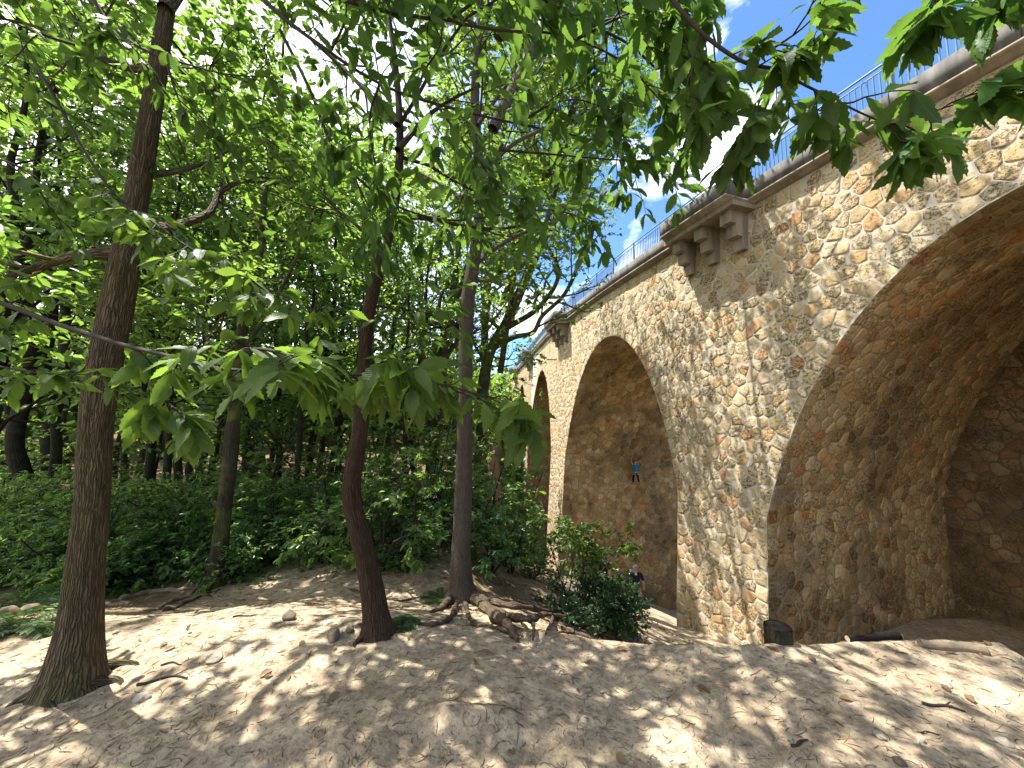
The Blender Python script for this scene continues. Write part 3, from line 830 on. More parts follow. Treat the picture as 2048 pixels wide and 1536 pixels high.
def roots(mb, base, r, n, length, rng, amax=2 * np.pi, a0=0.0, up=.1):
    for k in range(n):
        a = a0 + amax * (k + rng.uniform(-.3, .3)) / n; L = length * rng.uniform(.6, 1.3); pts = []
        rad = []
        for t in np.linspace(0, 1, 14):
            aa = a + .5 * math.sin(t * 4 + k) * t; x = base[0] + math.cos(aa) * (r * .5 + L * t); y = base[1] + math.sin(aa) * (r * .5 + L * t)
            z = gz(x, y) + up * (1 - t) ** 2.5 + .01 - .035 * t; pts.append((x, y, z)); rad.append(max(.008, r * .34 * (1 - t) ** 1.3 + .008))
        tube(mb, pts, rad, 8, cap=False, bump=.2, seed=k)

# --- tree 1: thick brown trunk on the left
def px_rad(ws, Y): return [w / 2 / FPX * Y for w in ws]
def big_tree():
    g = Grow(1); b = hit(138, 1375); Y = b[1]
    cl = [(138, 1392, Y), (141, 1362, Y), (150, 1310, Y), (160, 1240, Y), (172, 1120, Y), (186, 1000, Y), (198, 800, Y), (236, 600, Y), (268, 430, Y), (298, 250, Y), (318, 120, Y), (335, 0, Y + .05), (352, -160, Y + .1), (350, -420, Y + .3), (330, -800, Y + .5), (300, -1300, Y + .8)]
    P = px_path(cl, 70); w = np.interp(np.linspace(0, len(cl) - 1, 70), range(len(cl)), [200, 150, 118, 96, 80, 77, 81, 80, 62, 58, 52, 46, 42, 36, 28, 14])
    trunk_tube(g.wood, P, w / 2 / FPX * Y * .62, 40, .10, 3)
    roots(g.wood, b, .15, 5, .26, g.rng, up=.05)
    ex = []
    for pts, r, lv in (([(252, 500, Y), (200, 508, Y), (150, 512, Y + .1), (95, 528, Y + .2), (40, 545, Y + .1), (-30, 566, Y), (-150, 560, Y)], .05, 1),
                   ([(290, 350, Y), (350, 343, Y + .2), (418, 322, Y + .5), (480, 290, Y + .9)], .03, 1),
                   ([(300, 140, Y), (230, 128, Y), (150, 90, Y + .2), (60, 50, Y + .3), (-40, 30, Y + .3)], .035, 1),
                   ([(285, 455, Y), (350, 452, Y + .5), (420, 425, Y + .9), (440, 385, Y + 1.1), (490, 362, Y + 1.3), (580, 366, Y + 1.6), (680, 330, Y + 2)], .045, 1),
                   ([(330, 20, Y), (400, -60, Y + .5), (520, -160, Y + 1)], .05, 1), ([(345, -200, Y), (200, -300, Y - .3), (0, -380, Y - .6)], .05, 1),
                   ([(340, -300, Y), (420, -420, Y - .5), (520, -600, Y - .8)], .045, 1)):
        mb = MB(); pp = px_path(pts, 16); g.limb(pp, np.linspace(r, r * .15, 16), lv, [SPEC[0], dict(n=7, t0=.35, ang=(35, 75), len=(.8, 1.5), rr=.5, flat=.4), SPEC[2], dict(leaves=8)], .02, sides=10, wood=mb); ex.append(('limb', mb, M['bark_moss'] if pts[0][0] < 220 else M['bark1']))
    for t in np.linspace(.72, .99, 9):
        p = P[int(t * 69)]; a = g.rng.uniform(0, 6.28); g.branch(p, (math.cos(a), math.sin(a), .45), g.rng.uniform(1.6, 2.8), .03, 1, [None, SPEC[1], SPEC[2], dict(leaves=15)], .05)
    tree_empty('oak_tree', b, None, g, M['bark1'], M['leaf_a'], .115, .062, 'thick brown trunk with furrowed bark and mossy flared foot, left in the clearing', 'tree', extra=ex)
    return b
B1 = big_tree()

# --- tree 2: leaning dark reddish chestnut
def leaning_tree():
    g = Grow(2); b = hit(757, 1264); Y = b[1]
    cl = [(758, 1280, Y), (756, 1262, Y), (752, 1230, Y), (741, 1160, Y), (724, 1085, Y), (704, 1005, Y), (706, 945, Y), (720, 860, Y), (727, 740, Y), (735, 640, Y), (750, 565, Y), (771, 490, Y), (790, 400, Y + .1), (800, 280, Y + .3), (790, 120, Y + .6), (760, -100, Y + .9), (740, -400, Y + 1.2)]
    n = 70; P = px_path(cl, n); w = np.interp(np.linspace(0, len(cl) - 1, n), range(len(cl)), [110, 82, 58, 50, 47, 43, 40, 36, 33, 33, 31, 28, 25, 22, 18, 14, 7])
    trunk_tube(g.wood, P, w / 2 / FPX * Y * .8, 26, .12, 9)
    roots(g.wood, b, .11, 6, .24, g.rng, up=.05)
    ex = []
    for pts, r in (([(775, 470, Y), (820, 435, Y + .2), (900, 447, Y + .5), (1000, 458, Y + .8), (1080, 440, Y + 1.1)], .028), ([(768, 500, Y), (700, 440, Y + .2), (640, 400, Y + .5)], .02),
                   ([(795, 300, Y), (870, 220, Y + .5), (960, 170, Y + 1)], .03), ([(795, 250, Y), (700, 150, Y + .6), (600, 60, Y + 1.2)], .03), ([(740, 610, Y), (790, 620, Y + .1), (835, 660, Y + .2)], .012)):
        mb = MB(); g.limb(px_path(pts, 14), np.linspace(r, r * .4, 14), 1, [None, dict(n=7, t0=.3, ang=(30, 70), len=(.6, 1.2), rr=.5, flat=.4), dict(n=4, t0=.2, ang=(30, 60), len=(.3, .55), flat=.4), dict(leaves=5)], .0, sides=8, wood=mb); ex.append(('limb', mb, M['bark2']))
    for t in np.linspace(.80, .99, 6):
        a = g.rng.uniform(0, 6.28); g.branch(P[int(t * (n - 1))], (math.cos(a), math.sin(a), .4), g.rng.uniform(1., 2.), .02, 1, [None, dict(n=5, t0=.25, ang=(35, 70), len=(.7, 1.3), rr=.6, flat=.5), dict(n=4, t0=.2, ang=(30, 70), len=(.3, .6), flat=.5), dict(leaves=7)], .02)
    tree_empty('chestnut_tree', b, None, g, M['bark2'], M['chest'], .17, .062, 'dark reddish trunk that kinks and leans, left of the straight grey trunk', 'tree', extra=ex)
    return b
B2 = leaning_tree()

# --- tree 3: straight grey trunk with bared roots
def straight_tree():
    g = Grow(3); b = hit(925, 1203); Y = b[1]
    cl = [(923, 1222, Y), (923, 1200, Y), (922, 1165, Y), (922, 1100, Y), (926, 1000, Y), (929, 900, Y), (930, 800, Y), (932, 700, Y), (936, 600, Y), (945, 540, Y), (955, 470, Y), (960, 360, Y + .2), (950, 200, Y + .5), (960, 0, Y + .8), (955, -250, Y + 1), (960, -700, Y + 1), (990, -1150, Y + 1)]
    n = 80; P = px_path(cl, n); w = np.interp(np.linspace(0, len(cl) - 1, n), range(len(cl)), [108, 76, 46, 38, 34, 31, 29, 28, 28, 27, 23, 22, 20, 17, 14, 9, 4])
    trunk_tube(g.wood, P, w / 2 / FPX * Y, 26, .12, 5)
    ex = []
    for pts, r in (([(948, 530, Y), (1000, 490, Y + .4), (1060, 460, Y + .9), (1150, 430, Y + 1.5)], .05), ([(945, 560, Y), (1000, 560, Y + .4), (1050, 540, Y + 1)], .03),
                   ([(955, 430, Y), (900, 380, Y + .6), (830, 340, Y + 1.2)], .04), ([(958, 350, Y), (1040, 280, Y + .3), (1130, 250, Y + .9), (1210, 270, Y + 1.3)], .04), ([(955, 250, Y), (1040, 140, Y + .3), (1150, 60, Y + .8)], .035)):
        mb = MB(); g.limb(px_path(pts, 14), np.linspace(r, r * .4, 14), 1, [None, dict(n=9, t0=.3, ang=(30, 70), len=(.9, 1.7), rr=.5, flat=.4), dict(n=6, t0=.2, ang=(30, 60), len=(.35, .7), flat=.4), dict(leaves=10)], .02, sides=8, wood=mb); ex.append(('limb', mb, M['bark3']))
    for t in np.linspace(.80, .99, 22):
        a = g.rng.uniform(0, 6.28); g.branch(P[int(t * (n - 1))], (math.cos(a), math.sin(a), .35), g.rng.uniform(1.8, 3.4), .03, 1, [None, SPEC[1], SPEC[2], dict(leaves=9)], .02)
    # bared roots running down into the hollow towards the bush
    def rt(pts, r0):
        mb = MB(); P = []
        for (px, py, lift) in pts:
            h = hit(px, py, 14); P.append((h[0], h[1], gz(h[0], h[1]) + lift))
        P = resample(P, 30); tube(mb, P, np.linspace(r0, r0 * .35, 30) * (1 + .25 * np.sin(np.arange(30) * 1.3)), 8, bump=.3, seed=r0 * 100); ex.append(('root', mb, M['root']))
    rt([(945, 1200, .05), (985, 1238, .05), (1012, 1258, .05), (1035, 1285, .02)], .07)
    rt([(950, 1203, .08), (1000, 1225, .10), (1060, 1232, .10), (1110, 1236, .12), (1150, 1230, .05)], .05)
    rt([(955, 1210, .06), (1010, 1245, .08), (1060, 1262, .10), (1095, 1250, .12), (1140, 1240, .06)], .045)
    rt([(960, 1200, .04), (1010, 1212, .06), (1045, 1218, .08), (1085, 1222, .06)], .035)
    rt([(1040, 1243, .06), (1065, 1262, .06), (1066, 1285, .02)], .025); rt([(1100, 1236, .08), (1105, 1255, .10), (1092, 1272, .02)], .03)
    rt([(900, 1205, .04), (880, 1222, .03), (860, 1225, .0)], .05); rt([(915, 1212, .05), (900, 1240, .02), (870, 1252, .02), (830, 1248, -.01)], .03); rt([(930, 1215, .05), (945, 1250, .02), (1000, 1262, .02), (1040, 1272, .0)], .028)
    for q in ([(-.3, 5.4, 4.5), (1.2, 5.8, 8), (3.0, 6.6, 11.5), (4.6, 7.4, 13.5)], [(-.2, 5.3, 6), (.6, 7, 9.5), (1.8, 9, 12.5)]):  # high limbs added above the frame to shade the viaduct's right part
        mb = MB(); g.limb(resample(q, 24), np.linspace(.09, .03, 24), 0, [dict(n=15, t0=.45, ang=(45, 80), len=(1.6, 3.0), rr=.45), SPEC[1], SPEC[2], dict(leaves=11)], .02, sides=10, wood=mb); ex.append(('limb', mb, M['bark3']))
    tree_empty('grey_tree', b, None, g, M['bark3'], M['leaf_b'], .135, .066, 'straight grey trunk with bared roots, at the edge of the hollow beside the bush', 'tree', extra=ex)
    return b
B3 = straight_tree()

# --- spreading oak behind tree 3
def spreading_oak():
    g = Grow(4); Y = 11.5
    z = lambda x, y, dY=0.0: (700 + x / 4.267, 440 + y / 4.267, Y + dY)
    bx, by = at(868, 900, Y)[:2]; b = np.array([bx, by, gz(bx, by)])
    g.wood and None
    foot = [tuple(b - [0, 0, .2]), tuple(b + [0, 0, .6]), tuple(at(862, 960, Y)), tuple(at(872, 860, Y)), tuple(at(882, 770, Y)), tuple(at(880, 735, Y))]
    P = resample(foot, 24); trunk_tube(g.wood, P, np.interp(np.linspace(0, 1, 24), [0, .12, .4, 1], [.42, .26, .21, .19]), 18, .15, 2)
    sp = [None, dict(n=9, t0=.35, ang=(30, 75), len=(1.2, 2.4), rr=.5, flat=.7), dict(n=6, t0=.2, ang=(30, 70), len=(.5, 1.0), flat=.6), dict(leaves=15)]
    ex = []
    limbs = [([z(770, 1290), z(740, 1120), z(800, 1000), z(930, 940, .2), z(870, 880, .3), z(838, 760, .4), z(880, 620, .5), z(900, 460, .7), z(860, 250, .9), z(800, 60, 1)], .15),
             ([z(900, 920, .2), z(830, 892, .2), z(690, 884), z(560, 845, -.3), z(400, 740, -.6), z(270, 600, -.9), z(235, 500, -1.1), z(160, 380, -1.2), z(40, 250, -1.4)], .10),
             ([z(780, 1290), z(830, 1160), z(900, 1060, .3), z(1000, 1010, .6), z(1080, 940, 1)], .10),
             ([z(770, 870, 0), z(760, 760, .3), z(780, 640, .5), z(840, 560, .8), z(950, 470, 1.2), z(1100, 330, 1.6), z(1300, 180, 2)], .07),
             ([z(700, 880, 0), z(650, 720, .3), z(620, 600, .6), z(480, 400, .9), z(400, 260, 1.1), z(330, 60, 1.4)], .06),
             ([z(760, 1260), z(700, 1220, -.3), z(600, 1160, -.6), z(530, 1140, -.9), z(430, 1180, -1.2)], .05)]
    for pts, r in limbs:
        mb = MB(); k = 6 * len(pts); g.limb(px_path(pts, k), np.linspace(r, r * .4, k), 1, sp, .04, sides=10, wood=mb, nmul=1.3); ex.append(('limb', mb, M['bark_moss']))
    for q in ([(-2.2, 11.5, 1.5), (-1.7000000000000002, 11.1, 5), (-1.3000000000000003, 10.9, 9), (-0.7000000000000002, 10.5, 13.5)], [(-2.2, 11.5, 2.5), (-0.6000000000000001, 10.0, 6.5), (0.3999999999999999, 8.5, 10.5)]):  # extra upright limbs, put in to shade the viaduct face
        mb = MB(); g.limb(resample(q, 24), np.linspace(.11, .03, 24), 0, [dict(n=14, t0=.42, ang=(45, 80), len=(2.0, 3.6), rr=.45), SPEC[1], SPEC[2], dict(leaves=7)], .03, sides=10, wood=mb); ex.append(('limb', mb, M['bark_moss']))
    tree_empty('spreading_oak', b, None, g, M['bark_moss'], M['leaf_b'], .12, .07, 'spreading oak with long sinuous mossy limbs, behind the leaning dark trunk', 'tree', extra=ex)
    g = Grow(5); Y2 = 12.5
    z = lambda x, y, dY=0.0: (700 + x / 4.267, 440 + y / 4.267, Y2 + dY)
    bx, by = at(962, 900, Y2)[:2]; b = np.array([bx, by, gz(bx, by)])
    P = resample([tuple(b - [0, 0, .2]), tuple(b + [0, 0, .5]), tuple(at(962, 900, Y2)), tuple(at(968, 760, Y2)), tuple(at(982, 700, Y2)), tuple(at(1000, 665, Y2))], 24)
    trunk_tube(g.wood, P, np.interp(np.linspace(0, 1, 24), [0, .12, .4, 1], [.40, .25, .21, .16]), 16, .15, 8)
    ex = []
    for pts, r in (([z(1240, 1000), z(1290, 945), z(1400, 885, -.2), z(1560, 790, -.4), z(1660, 690, -.5), z(1750, 560, -.6), z(1780, 420, -.6), z(1700, 250, -.5)], .13),
                   ([z(1190, 1120), z(1250, 1080), z(1400, 1000, -.4), z(1560, 960, -.8), z(1640, 820, -1), z(1810, 660, -1.3), z(1900, 500, -1.5), z(1960, 340, -1.6), z(2040, 200, -1.7)], .10),
                   ([z(1290, 945), z(1180, 830, .3), z(1180, 740, .5), z(1230, 620, .7), z(1330, 520, .9), z(1420, 340, 1.2), z(1560, 200, 1.4)], .07),
                   ([z(1060, 1220), z(1120, 1170), z(1060, 1060, .5), z(1020, 900, .9)], .07),
                   ([z(1200, 1240), z(1300, 1255, -.3), z(1380, 1240, -.5)], .03)):
        mb = MB(); k = 6 * len(pts); g.limb(px_path(pts, k), np.linspace(r, r * .4, k), 1, sp[:3] + [dict(leaves=10)], .04, sides=10, wood=mb, nmul=.85); ex.append(('limb', mb, M['bark_moss']))
    for q in ([(-0.4, 12.5, 1.5), (0.09999999999999998, 12.1, 5), (0.5, 11.9, 9), (1.1, 11.5, 13.5)], [(-0.4, 12.5, 2.5), (1.2000000000000002, 11.0, 6.5), (2.2, 9.5, 10.5)]):  # added high limbs that cast shade on the viaduct face
        mb = MB(); g.limb(resample(q, 24), np.linspace(.11, .03, 24), 0, [dict(n=14, t0=.42, ang=(45, 80), len=(2.0, 3.6), rr=.45), SPEC[1], SPEC[2], dict(leaves=7)], .03, sides=10, wood=mb); ex.append(('limb', mb, M['bark_moss']))
    for q in ([(-.4, 12.5, 2.5), (1.5, 13, 7), (3.6, 13.4, 10), (5.4, 13.4, 12.5)], [(-.4, 12.5, 3), (1.6, 14.5, 8), (3.4, 16.2, 10.5)], [(-.3, 12.4, 4), (1.2, 11, 8), (3, 9.8, 11.5), (5.2, 9, 14)], [(-.3, 12.2, 5), (2.0, 11.4, 9.5), (4.6, 11.2, 13)], [(-.4, 12.4, 5), (-.2, 16.8, 9.5), (2.2, 19.5, 12)], [(-.4, 12.4, 6), (-.4, 17.5, 11), (1.0, 22, 14)]):  # more limbs added for their dappled shade on piers and arches
        mb = MB(); g.limb(resample(q, 24), np.linspace(.10, .03, 24), 0, [dict(n=13, t0=.4, ang=(45, 80), len=(1.5, 2.8), rr=.45), SPEC[1], dict(n=4, t0=.15, ang=(30, 70), len=(.35, .75), flat=.5), dict(leaves=7)], .02, sides=10, wood=mb); ex.append(('limb', mb, M['bark_moss']))
    tree_empty('spreading_oak', b, None, g, M['bark_moss'], M['leaf_b'], .12, .07, 'spreading oak whose sinuous limbs reach right towards the viaduct parapet', 'tree', extra=ex)
spreading_oak()

# --- mossy tree by the left path
def mossy_tree():
    g = Grow(6); b = hit(432, 1168, 20); Y = b[1]
    cl = [(425, 1182, Y), (430, 1160, Y), (437, 1110, Y), (447, 1030, Y), (458, 940, Y), (466, 860, Y + .1), (474, 780, Y + .2), (480, 700, Y + .3), (492, 610, Y + .4), (520, 500, Y + .6), (530, 380, Y + .8), (560, 200, Y + 1), (570, 0, Y + 1.2)]
    n = 60; P = px_path(cl, n); w = np.interp(np.linspace(0, len(cl) - 1, n), range(len(cl)), [80, 52, 36, 33, 31, 29, 27, 25, 24, 20, 16, 11, 6])
    trunk_tube(g.wood, P, w / 2 / FPX * Y * .78, 20, .15, 4); roots(g.wood, b, .14, 6, .6, g.rng, up=.05)
    for pts, r in (([(470, 800, Y), (430, 720, Y + .3), (400, 640, Y + .6), (350, 560, Y + .9)], .05), ([(480, 700, Y + .3), (540, 620, Y + .6), (600, 500, Y + 1), (640, 400, Y + 1.3)], .05), ([(500, 560, Y + .5), (450, 440, Y + .7), (440, 300, Y + 1)], .04)):
        g.limb(px_path(pts, 12), np.linspace(r, r * .4, 12), 1, [None, SPEC[1], SPEC[2], dict(leaves=12)], .05, sides=8)
    for t in np.linspace(.6, .99, 9):
        a = g.rng.uniform(0, 6.28); g.branch(P[int(t * (n - 1))], (math.cos(a), math.sin(a), .3), g.rng.uniform(1.4, 2.6), .025, 1, [None, SPEC[1], SPEC[2], dict(leaves=11)], .03)
    tree_empty('mossy_tree', b, None, g, M['bark_moss'], M['leaf_a'], .12, .064, 'moss-streaked trunk with a yellow-green foot on the far rim of the clearing', 'tree')
    return b
B4 = mossy_tree()

# --- background forest trees: prototypes then copies
def proto_tree(seed, H, r, t0, leafm, barkm, L, W, n1, lean=0.0, len1=(2, 3.6)):
    g = Grow(seed); k = 14
    x = np.cumsum(g.rng.normal(size=k) * .10) ; y = np.cumsum(g.rng.normal(size=k) * .10)
    zz = np.linspace(-.25, H, k); P = np.stack([x - x[0] + lean * zz, y - y[0], zz], -1); P = resample(P, 36)
    rad = np.interp(np.linspace(0, 1, 36), [0, .05, .15, 1], [r * 1.7, r * 1.15, r, r * .12])
    sp = [dict(n=n1, t0=t0, ang=(40, 80), len=len1, rr=.42, flat=.5), dict(n=6, t0=.3, ang=(35, 70), len=(.8, 1.4), rr=.6, flat=.3), dict(n=4, t0=.2, ang=(30, 70), len=(.3, .6), flat=.3), dict(leaves=8)]
    g.limb(P, rad, 0, sp, .03, sides=14)
    root = empty('forest_tree', (0, 0, 0)); g.wood.build('trunk', barkm, root, True); g.crown(L, W).build('crown', leafm, root)
    return root

PROTOS = [proto_tree(21, 15, .17, .28, M['leaf_a'], M['bark_dark'], .15, .085, 22), proto_tree(22, 13, .11, .22, M['leaf_b'], M['bark_dark'], .15, .085, 22, .04), proto_tree(23, 17, .24, .30, M['leaf_b'], M['bark_moss'], .15, .09, 24, -.03, (2.4, 4.4)),
          proto_tree(24, 9, .07, .18, M['leaf_c'], M['bark_dark'], .15, .075, 18, .05, (1.2, 2.4)), proto_tree(25, 12, .13, .15, M['leaf_c'], M['bark_dark'], .15, .08, 24, -.06)]
TREES = []    # (px, Y, proto, scale)
for px, Y, k, s in [(62, 9.5, 0, .95), (-28, 5.9, 3, 1.3), (-70, 7.2, 1, .95), (238, 15, 1, .9), (285, 18, 1, 1), (318, 13.5, 3, 1.3), (388, 10.8, 3, 1.2), (428, 14.5, 1, 1), (515, 15.5, 1, .95), (528, 18, 0, .9), (565, 11, 3, 1.2), (622, 12, 1, .95), (662, 14, 1, .9), (700, 13, 3, 1.3), (120, 10, 1, 1), (40, 14, 1, 1), (835, 14, 1, .9), (96, 12, 0, 1), (150, 16, 1, 1), (225, 9.5, 3, 1), (262, 13.5, 1, .95), (300, 10.5, 1, .95), (345, 8.3, 3, 1.1), (372, 12.0, 1, .95), (405, 17, 4, 1), (500, 10.2, 3, 1.2), (545, 12.8, 3, 1.2),
                    (602, 8.8, 3, .95), (640, 15, 1, .95), (680, 11, 3, 1.1), (780, 17, 0, 1), (815, 9.6, 3, .85), (850, 21, 2, 1), (962, 19, 2, 1.05), 
                    (20, 19, 4, 1), (190, 22, 2, 1), (330, 24, 0, 1.1), (450, 22, 2, 1.1), (580, 26, 0, 1.1), (720, 25, 2, 1.1), (900, 28, 0, 1.0), (-250, 14, 4, 1.1), (110, 32, 2, 1.2), (400, 34, 2, 1.2), (660, 36, 2, 1.2), (820, 38, 0, 1.2)]:
    r = ray(px, 835); x = r[0] / r[1] * Y; TREES.append((px, x, Y, k, s))
used = [False] * 5
LAND = [(-999, 'left of the thick brown trunk'), (185, 'right of the thick brown trunk'), (450, 'right of the mossy-footed tree'), (715, 'right of the leaning dark trunk'), (930, 'right of the straight grey trunk')]
ORD = ['first', 'second', 'third', 'fourth', 'fifth', 'sixth', 'seventh', 'eighth', 'ninth', 'tenth', 'eleventh', 'twelfth', 'thirteenth']
KIND = ['tall dark trunk', 'slim dark trunk', 'stout mossy trunk', 'thin young stem', 'bent dark stem']
def sect(px): return max(i for i, (a, _) in enumerate(LAND) if px >= a)
cnt = {}
for (px, x, Y, k, s) in sorted(TREES):
    if used[k]: o = copy_tree(PROTOS[k])
    else: o = PROTOS[k]; used[k] = True
    o.location = (x, Y, gz(x, Y) - .05); o.rotation_euler = (0, 0, RNG.uniform(0, 6.28)); o.scale = (s, s, s * RNG.uniform(.95, 1.1))
    near = 'near' if Y < 14 else 'far'
    key = (sect(px), k, near); cnt[key] = cnt.get(key, 0) + 1
    TREES[TREES.index((px, x, Y, k, s))] = (px, x, Y, k, s, o, key, cnt[key])
for (px, x, Y, k, s, o, key, i) in TREES:
    lab = f"{KIND[k]}, {'deep in the wood' if key[2] == 'far' else 'at the edge of the wood'}, {LAND[key[0]][1]}"
    if cnt[key] > 1: lab = f"{KIND[k]}, {ORD[i - 1]} from left of {cnt[key]}, {'far back' if key[2] == 'far' else 'close by'} {LAND[key[0]][1]}"
    tag(o, lab, 'tree', 'slender trees of the wood behind the clearing')
# unseen trees added outside the frame so their crowns shade the clearing and the viaduct
for j, (x, y, k, s, lab) in enumerate([(3.3, .5, 2, .86, ''), (-7.5, 1.2, 1, .95, ''), (1.0, -3.2, 0, .95, '')]):
    o = copy_tree(PROTOS[k]); o.location = (x, y, gz(x, y) - .05); o.rotation_euler = (0, 0, j * 1.3 + .4); o.scale = (s, s, s)
    tag(o, 'tall unseen forest tree added outside the view to shade the clearing', 'tree', 'unseen trees added beside the clearing for their shade')

# ------------------------------------------------------------------ understory shrubs
def proto_shrub(seed, H, n, leafm, L, W, spread=.6, lv=9, flat=.4):
    g = Grow(seed)
    for k in range(n):
        a = g.rng.uniform(0, 6.28); e = g.rng.uniform(.2, 1) * spread
        d = np.array([math.cos(a) * e, math.sin(a) * e, 1.0]); Lb = H * g.rng.uniform(.55, 1.05)
        g.branch(np.array([math.cos(a) * .08, math.sin(a) * .08, -.05]), d, Lb, .012 + .005 * H, 1, [None, dict(n=7, t0=.12, ang=(45, 85), len=(.3 * H ** .5, .65 * H ** .5), rr=.6, flat=flat), dict(n=4, t0=.2, ang=(30, 70), len=(.2, .42), flat=flat), dict(leaves=lv)], -.02)
    root = empty('understory_shrub', (0, 0, 0)); g.wood.build('stems', M['twig'], root); g.crown(L, W).build('foliage', leafm, root)
    return root
SH = [proto_shrub(31, 2.4, 6, M['leaf_c'], .125, .05, .6, 10, .25), proto_shrub(32, 1.5, 8, M['leaf_c'], .075, .034, .9, 15), proto_shrub(33, 3.2, 5, M['leaf_b'], .12, .052, .55, 11, .2), proto_shrub(34, .8, 9, M['leaf_c'], .065, .034, 1.2, 13)]
SHN = ['bushy young chestnut', 'low spreading shrub', 'tall layered sapling', 'knee-high undergrowth bush']
spots = [(15, 6.0, 3), (120, 6.4, 3), (215, 6.6, 1), (255, 5.9, 3), (330, 6.4, 3), (75, 7.6, 1), (180, 7.8, 1), (345, 7.2, 1), (10, 9, 1), (60, 6.9, 3), (30, 11, 0), (110, 8.6, 1), (235, 7.6, 3), (290, 12.5, 2), (285, 7.9, 1), (380, 9, 1), (395, 14, 2), (480, 7.2, 1), (500, 8.0, 0), (520, 6.5, 3), (535, 9.5, 2), (560, 7.3, 1), (610, 7.6, 3), (660, 7.0, 1), (665, 9.6, 0),
         (690, 8.0, 2), (770, 6.6, 0), (800, 7.8, 1), (790, 9.6, 2), (830, 7.0, 3), (850, 8.6, 2), (875, 10.5, 0), (895, 8.0, 1), (980, 8.2, 0), (965, 10.5, 2), (1000, 11.8, 1), (1020, 10.2, 2), (1060, 11.3, 1), (1005, 15, 2), (90, 14, 2), (620, 13, 2), (730, 12, 2), (-40, 8, 0), (-30, 13, 2), (700, 15.5, 2), (930, 14, 2)]
usedS = [False] * 4; cs = {}
lst = []
for px, Y, k in sorted(spots):
    r = ray(px, 835); x = r[0] / r[1] * Y
    if usedS[k]: o = copy_tree(SH[k])
    else: o = SH[k]; usedS[k] = True
    s = RNG.uniform(.8, 1.15); o.location = (x, Y, gz(x, Y)); o.rotation_euler = (0, 0, RNG.uniform(0, 6.28)); o.scale = (s, s, s)
    key = (sect(px), k); cs[key] = cs.get(key, 0) + 1; lst.append((o, key, cs[key]))
for o, key, i in lst:
    tag(o, (f"{SHN[key[1]]}, {ORD[i-1]} of {cs[key]} from the left, {LAND[key[0]][1]}" if cs[key] > 1 else f"{SHN[key[1]]} standing {LAND[key[0]][1]}"), 'shrub', 'understory shrubs along the edge of the wood')

# far wood reading as one mass
def far_wood():
    rng = np.random.default_rng(77); mb = MB(); P = []
    for k in range(420):
        a = rng.uniform(-1.15, .9); r = rng.uniform(34, 95); x, y = math.sin(a) * r, math.cos(a) * r
        if x > -2 + .02 * y and x < 16 + .15 * y and y < 110: 
            if x > 1.0 and x < 14: continue
        z0 = gz(x, y); H = rng.uniform(6, 11)
        m = 240; c = rng.normal(size=(m, 3)); c = norm(c) * rng.uniform(.3, 1, m)[:, None] ** .6
        c = c * [3.2, 3.2, H * .46] + [x, y, z0 + H * .55]; P.append(c)
    P = np.concatenate(P); n = len(P); D = rng.normal(size=(n, 3)); D[:, 2] -= .4; N_ = rng.normal(size=(n, 3)) * .5; N_[:, 2] += 1
    leaves_low(mb, P, D, norm(N_), rng.uniform(.55, 1.0, n), rng.uniform(.35, .6, n), rng)
    tag(mb.build('far_woodland', M['leaf_b']), 'distant green woodland filling the gaps between the trunks', 'woodland', kind='stuff')
far_wood()

# ------------------------------------------------------------------ bush on the eroded mound
def mound_bush():
    b = hit(1180, 1246, 12); g = Grow(41)
    for k in range(20):
        a = g.rng.uniform(0, 6.28); e = g.rng.uniform(.2, 1.25)
        g.branch(np.array([math.cos(a) * .3, math.sin(a) * .25, -.1]), (math.cos(a) * e, math.sin(a) * e * .8, .85), g.rng.uniform(.65, 1.1), .022, 1, [None, dict(n=9, t0=.2, ang=(40, 85), len=(.3, .55), rr=.6), dict(n=6, t0=.1, ang=(30, 80), len=(.12, .28)), dict(leaves=22)], .05)
    root = empty('holly_bush', b, label='dark glossy-leaved bush rooted on an eroded mound in front of the second arch', cat='bush')
    g.wood.build('stems', M['twig'], root, True); g.crown(.047, .025).build('foliage', M['holly'], root)
    g2 = Grow(42)
    for k in range(6):
        a = g2.rng.uniform(0, 6.28); g2.branch(np.array([-.15 + .2 * math.cos(a), .1 * math.sin(a), .3]), (math.cos(a) * .45 - .05, math.sin(a) * .4, 1), g2.rng.uniform(1.5, 2.1), .014, 1, [None, dict(n=8, t0=.5, ang=(50, 85), len=(.35, .65), rr=.6, flat=.3), dict(n=4, t0=.2, ang=(30, 70), len=(.2, .35), flat=.3), dict(leaves=9)], -.02)
    r2 = empty('young_chestnut', b + np.array([-.1, .35, 0]), label='light green sapling rising out of the back of the glossy bush', cat='sapling')
    g2.wood.build('stems', M['twig'], r2, True); g2.crown(.11, .05).build('foliage', M['leaf_b'], r2)
    # hanging roots under the bush
    rng = np.random.default_rng(3)
    for k in range(14):
        mb = MB(); px = 1120 + k * 11; h = hit(px, 1258, 14); P = []
        for t in np.linspace(0, 1, 8):
            hx, hy = h[0] + .12 * math.sin(k * 2.1 + t * 5) + .05 * k * t * .2, h[1] - .75 * t; P.append((hx, hy, gz(hx, hy) + .06 * math.sin(t * 3.1) + .01))
        tube(mb, resample(P, 18), np.linspace(.022, .008, 18), 6, bump=.3)
        mb.v = [v - b for v in mb.v]; mb.build('root', M['root'], root, True)
mound_bush()

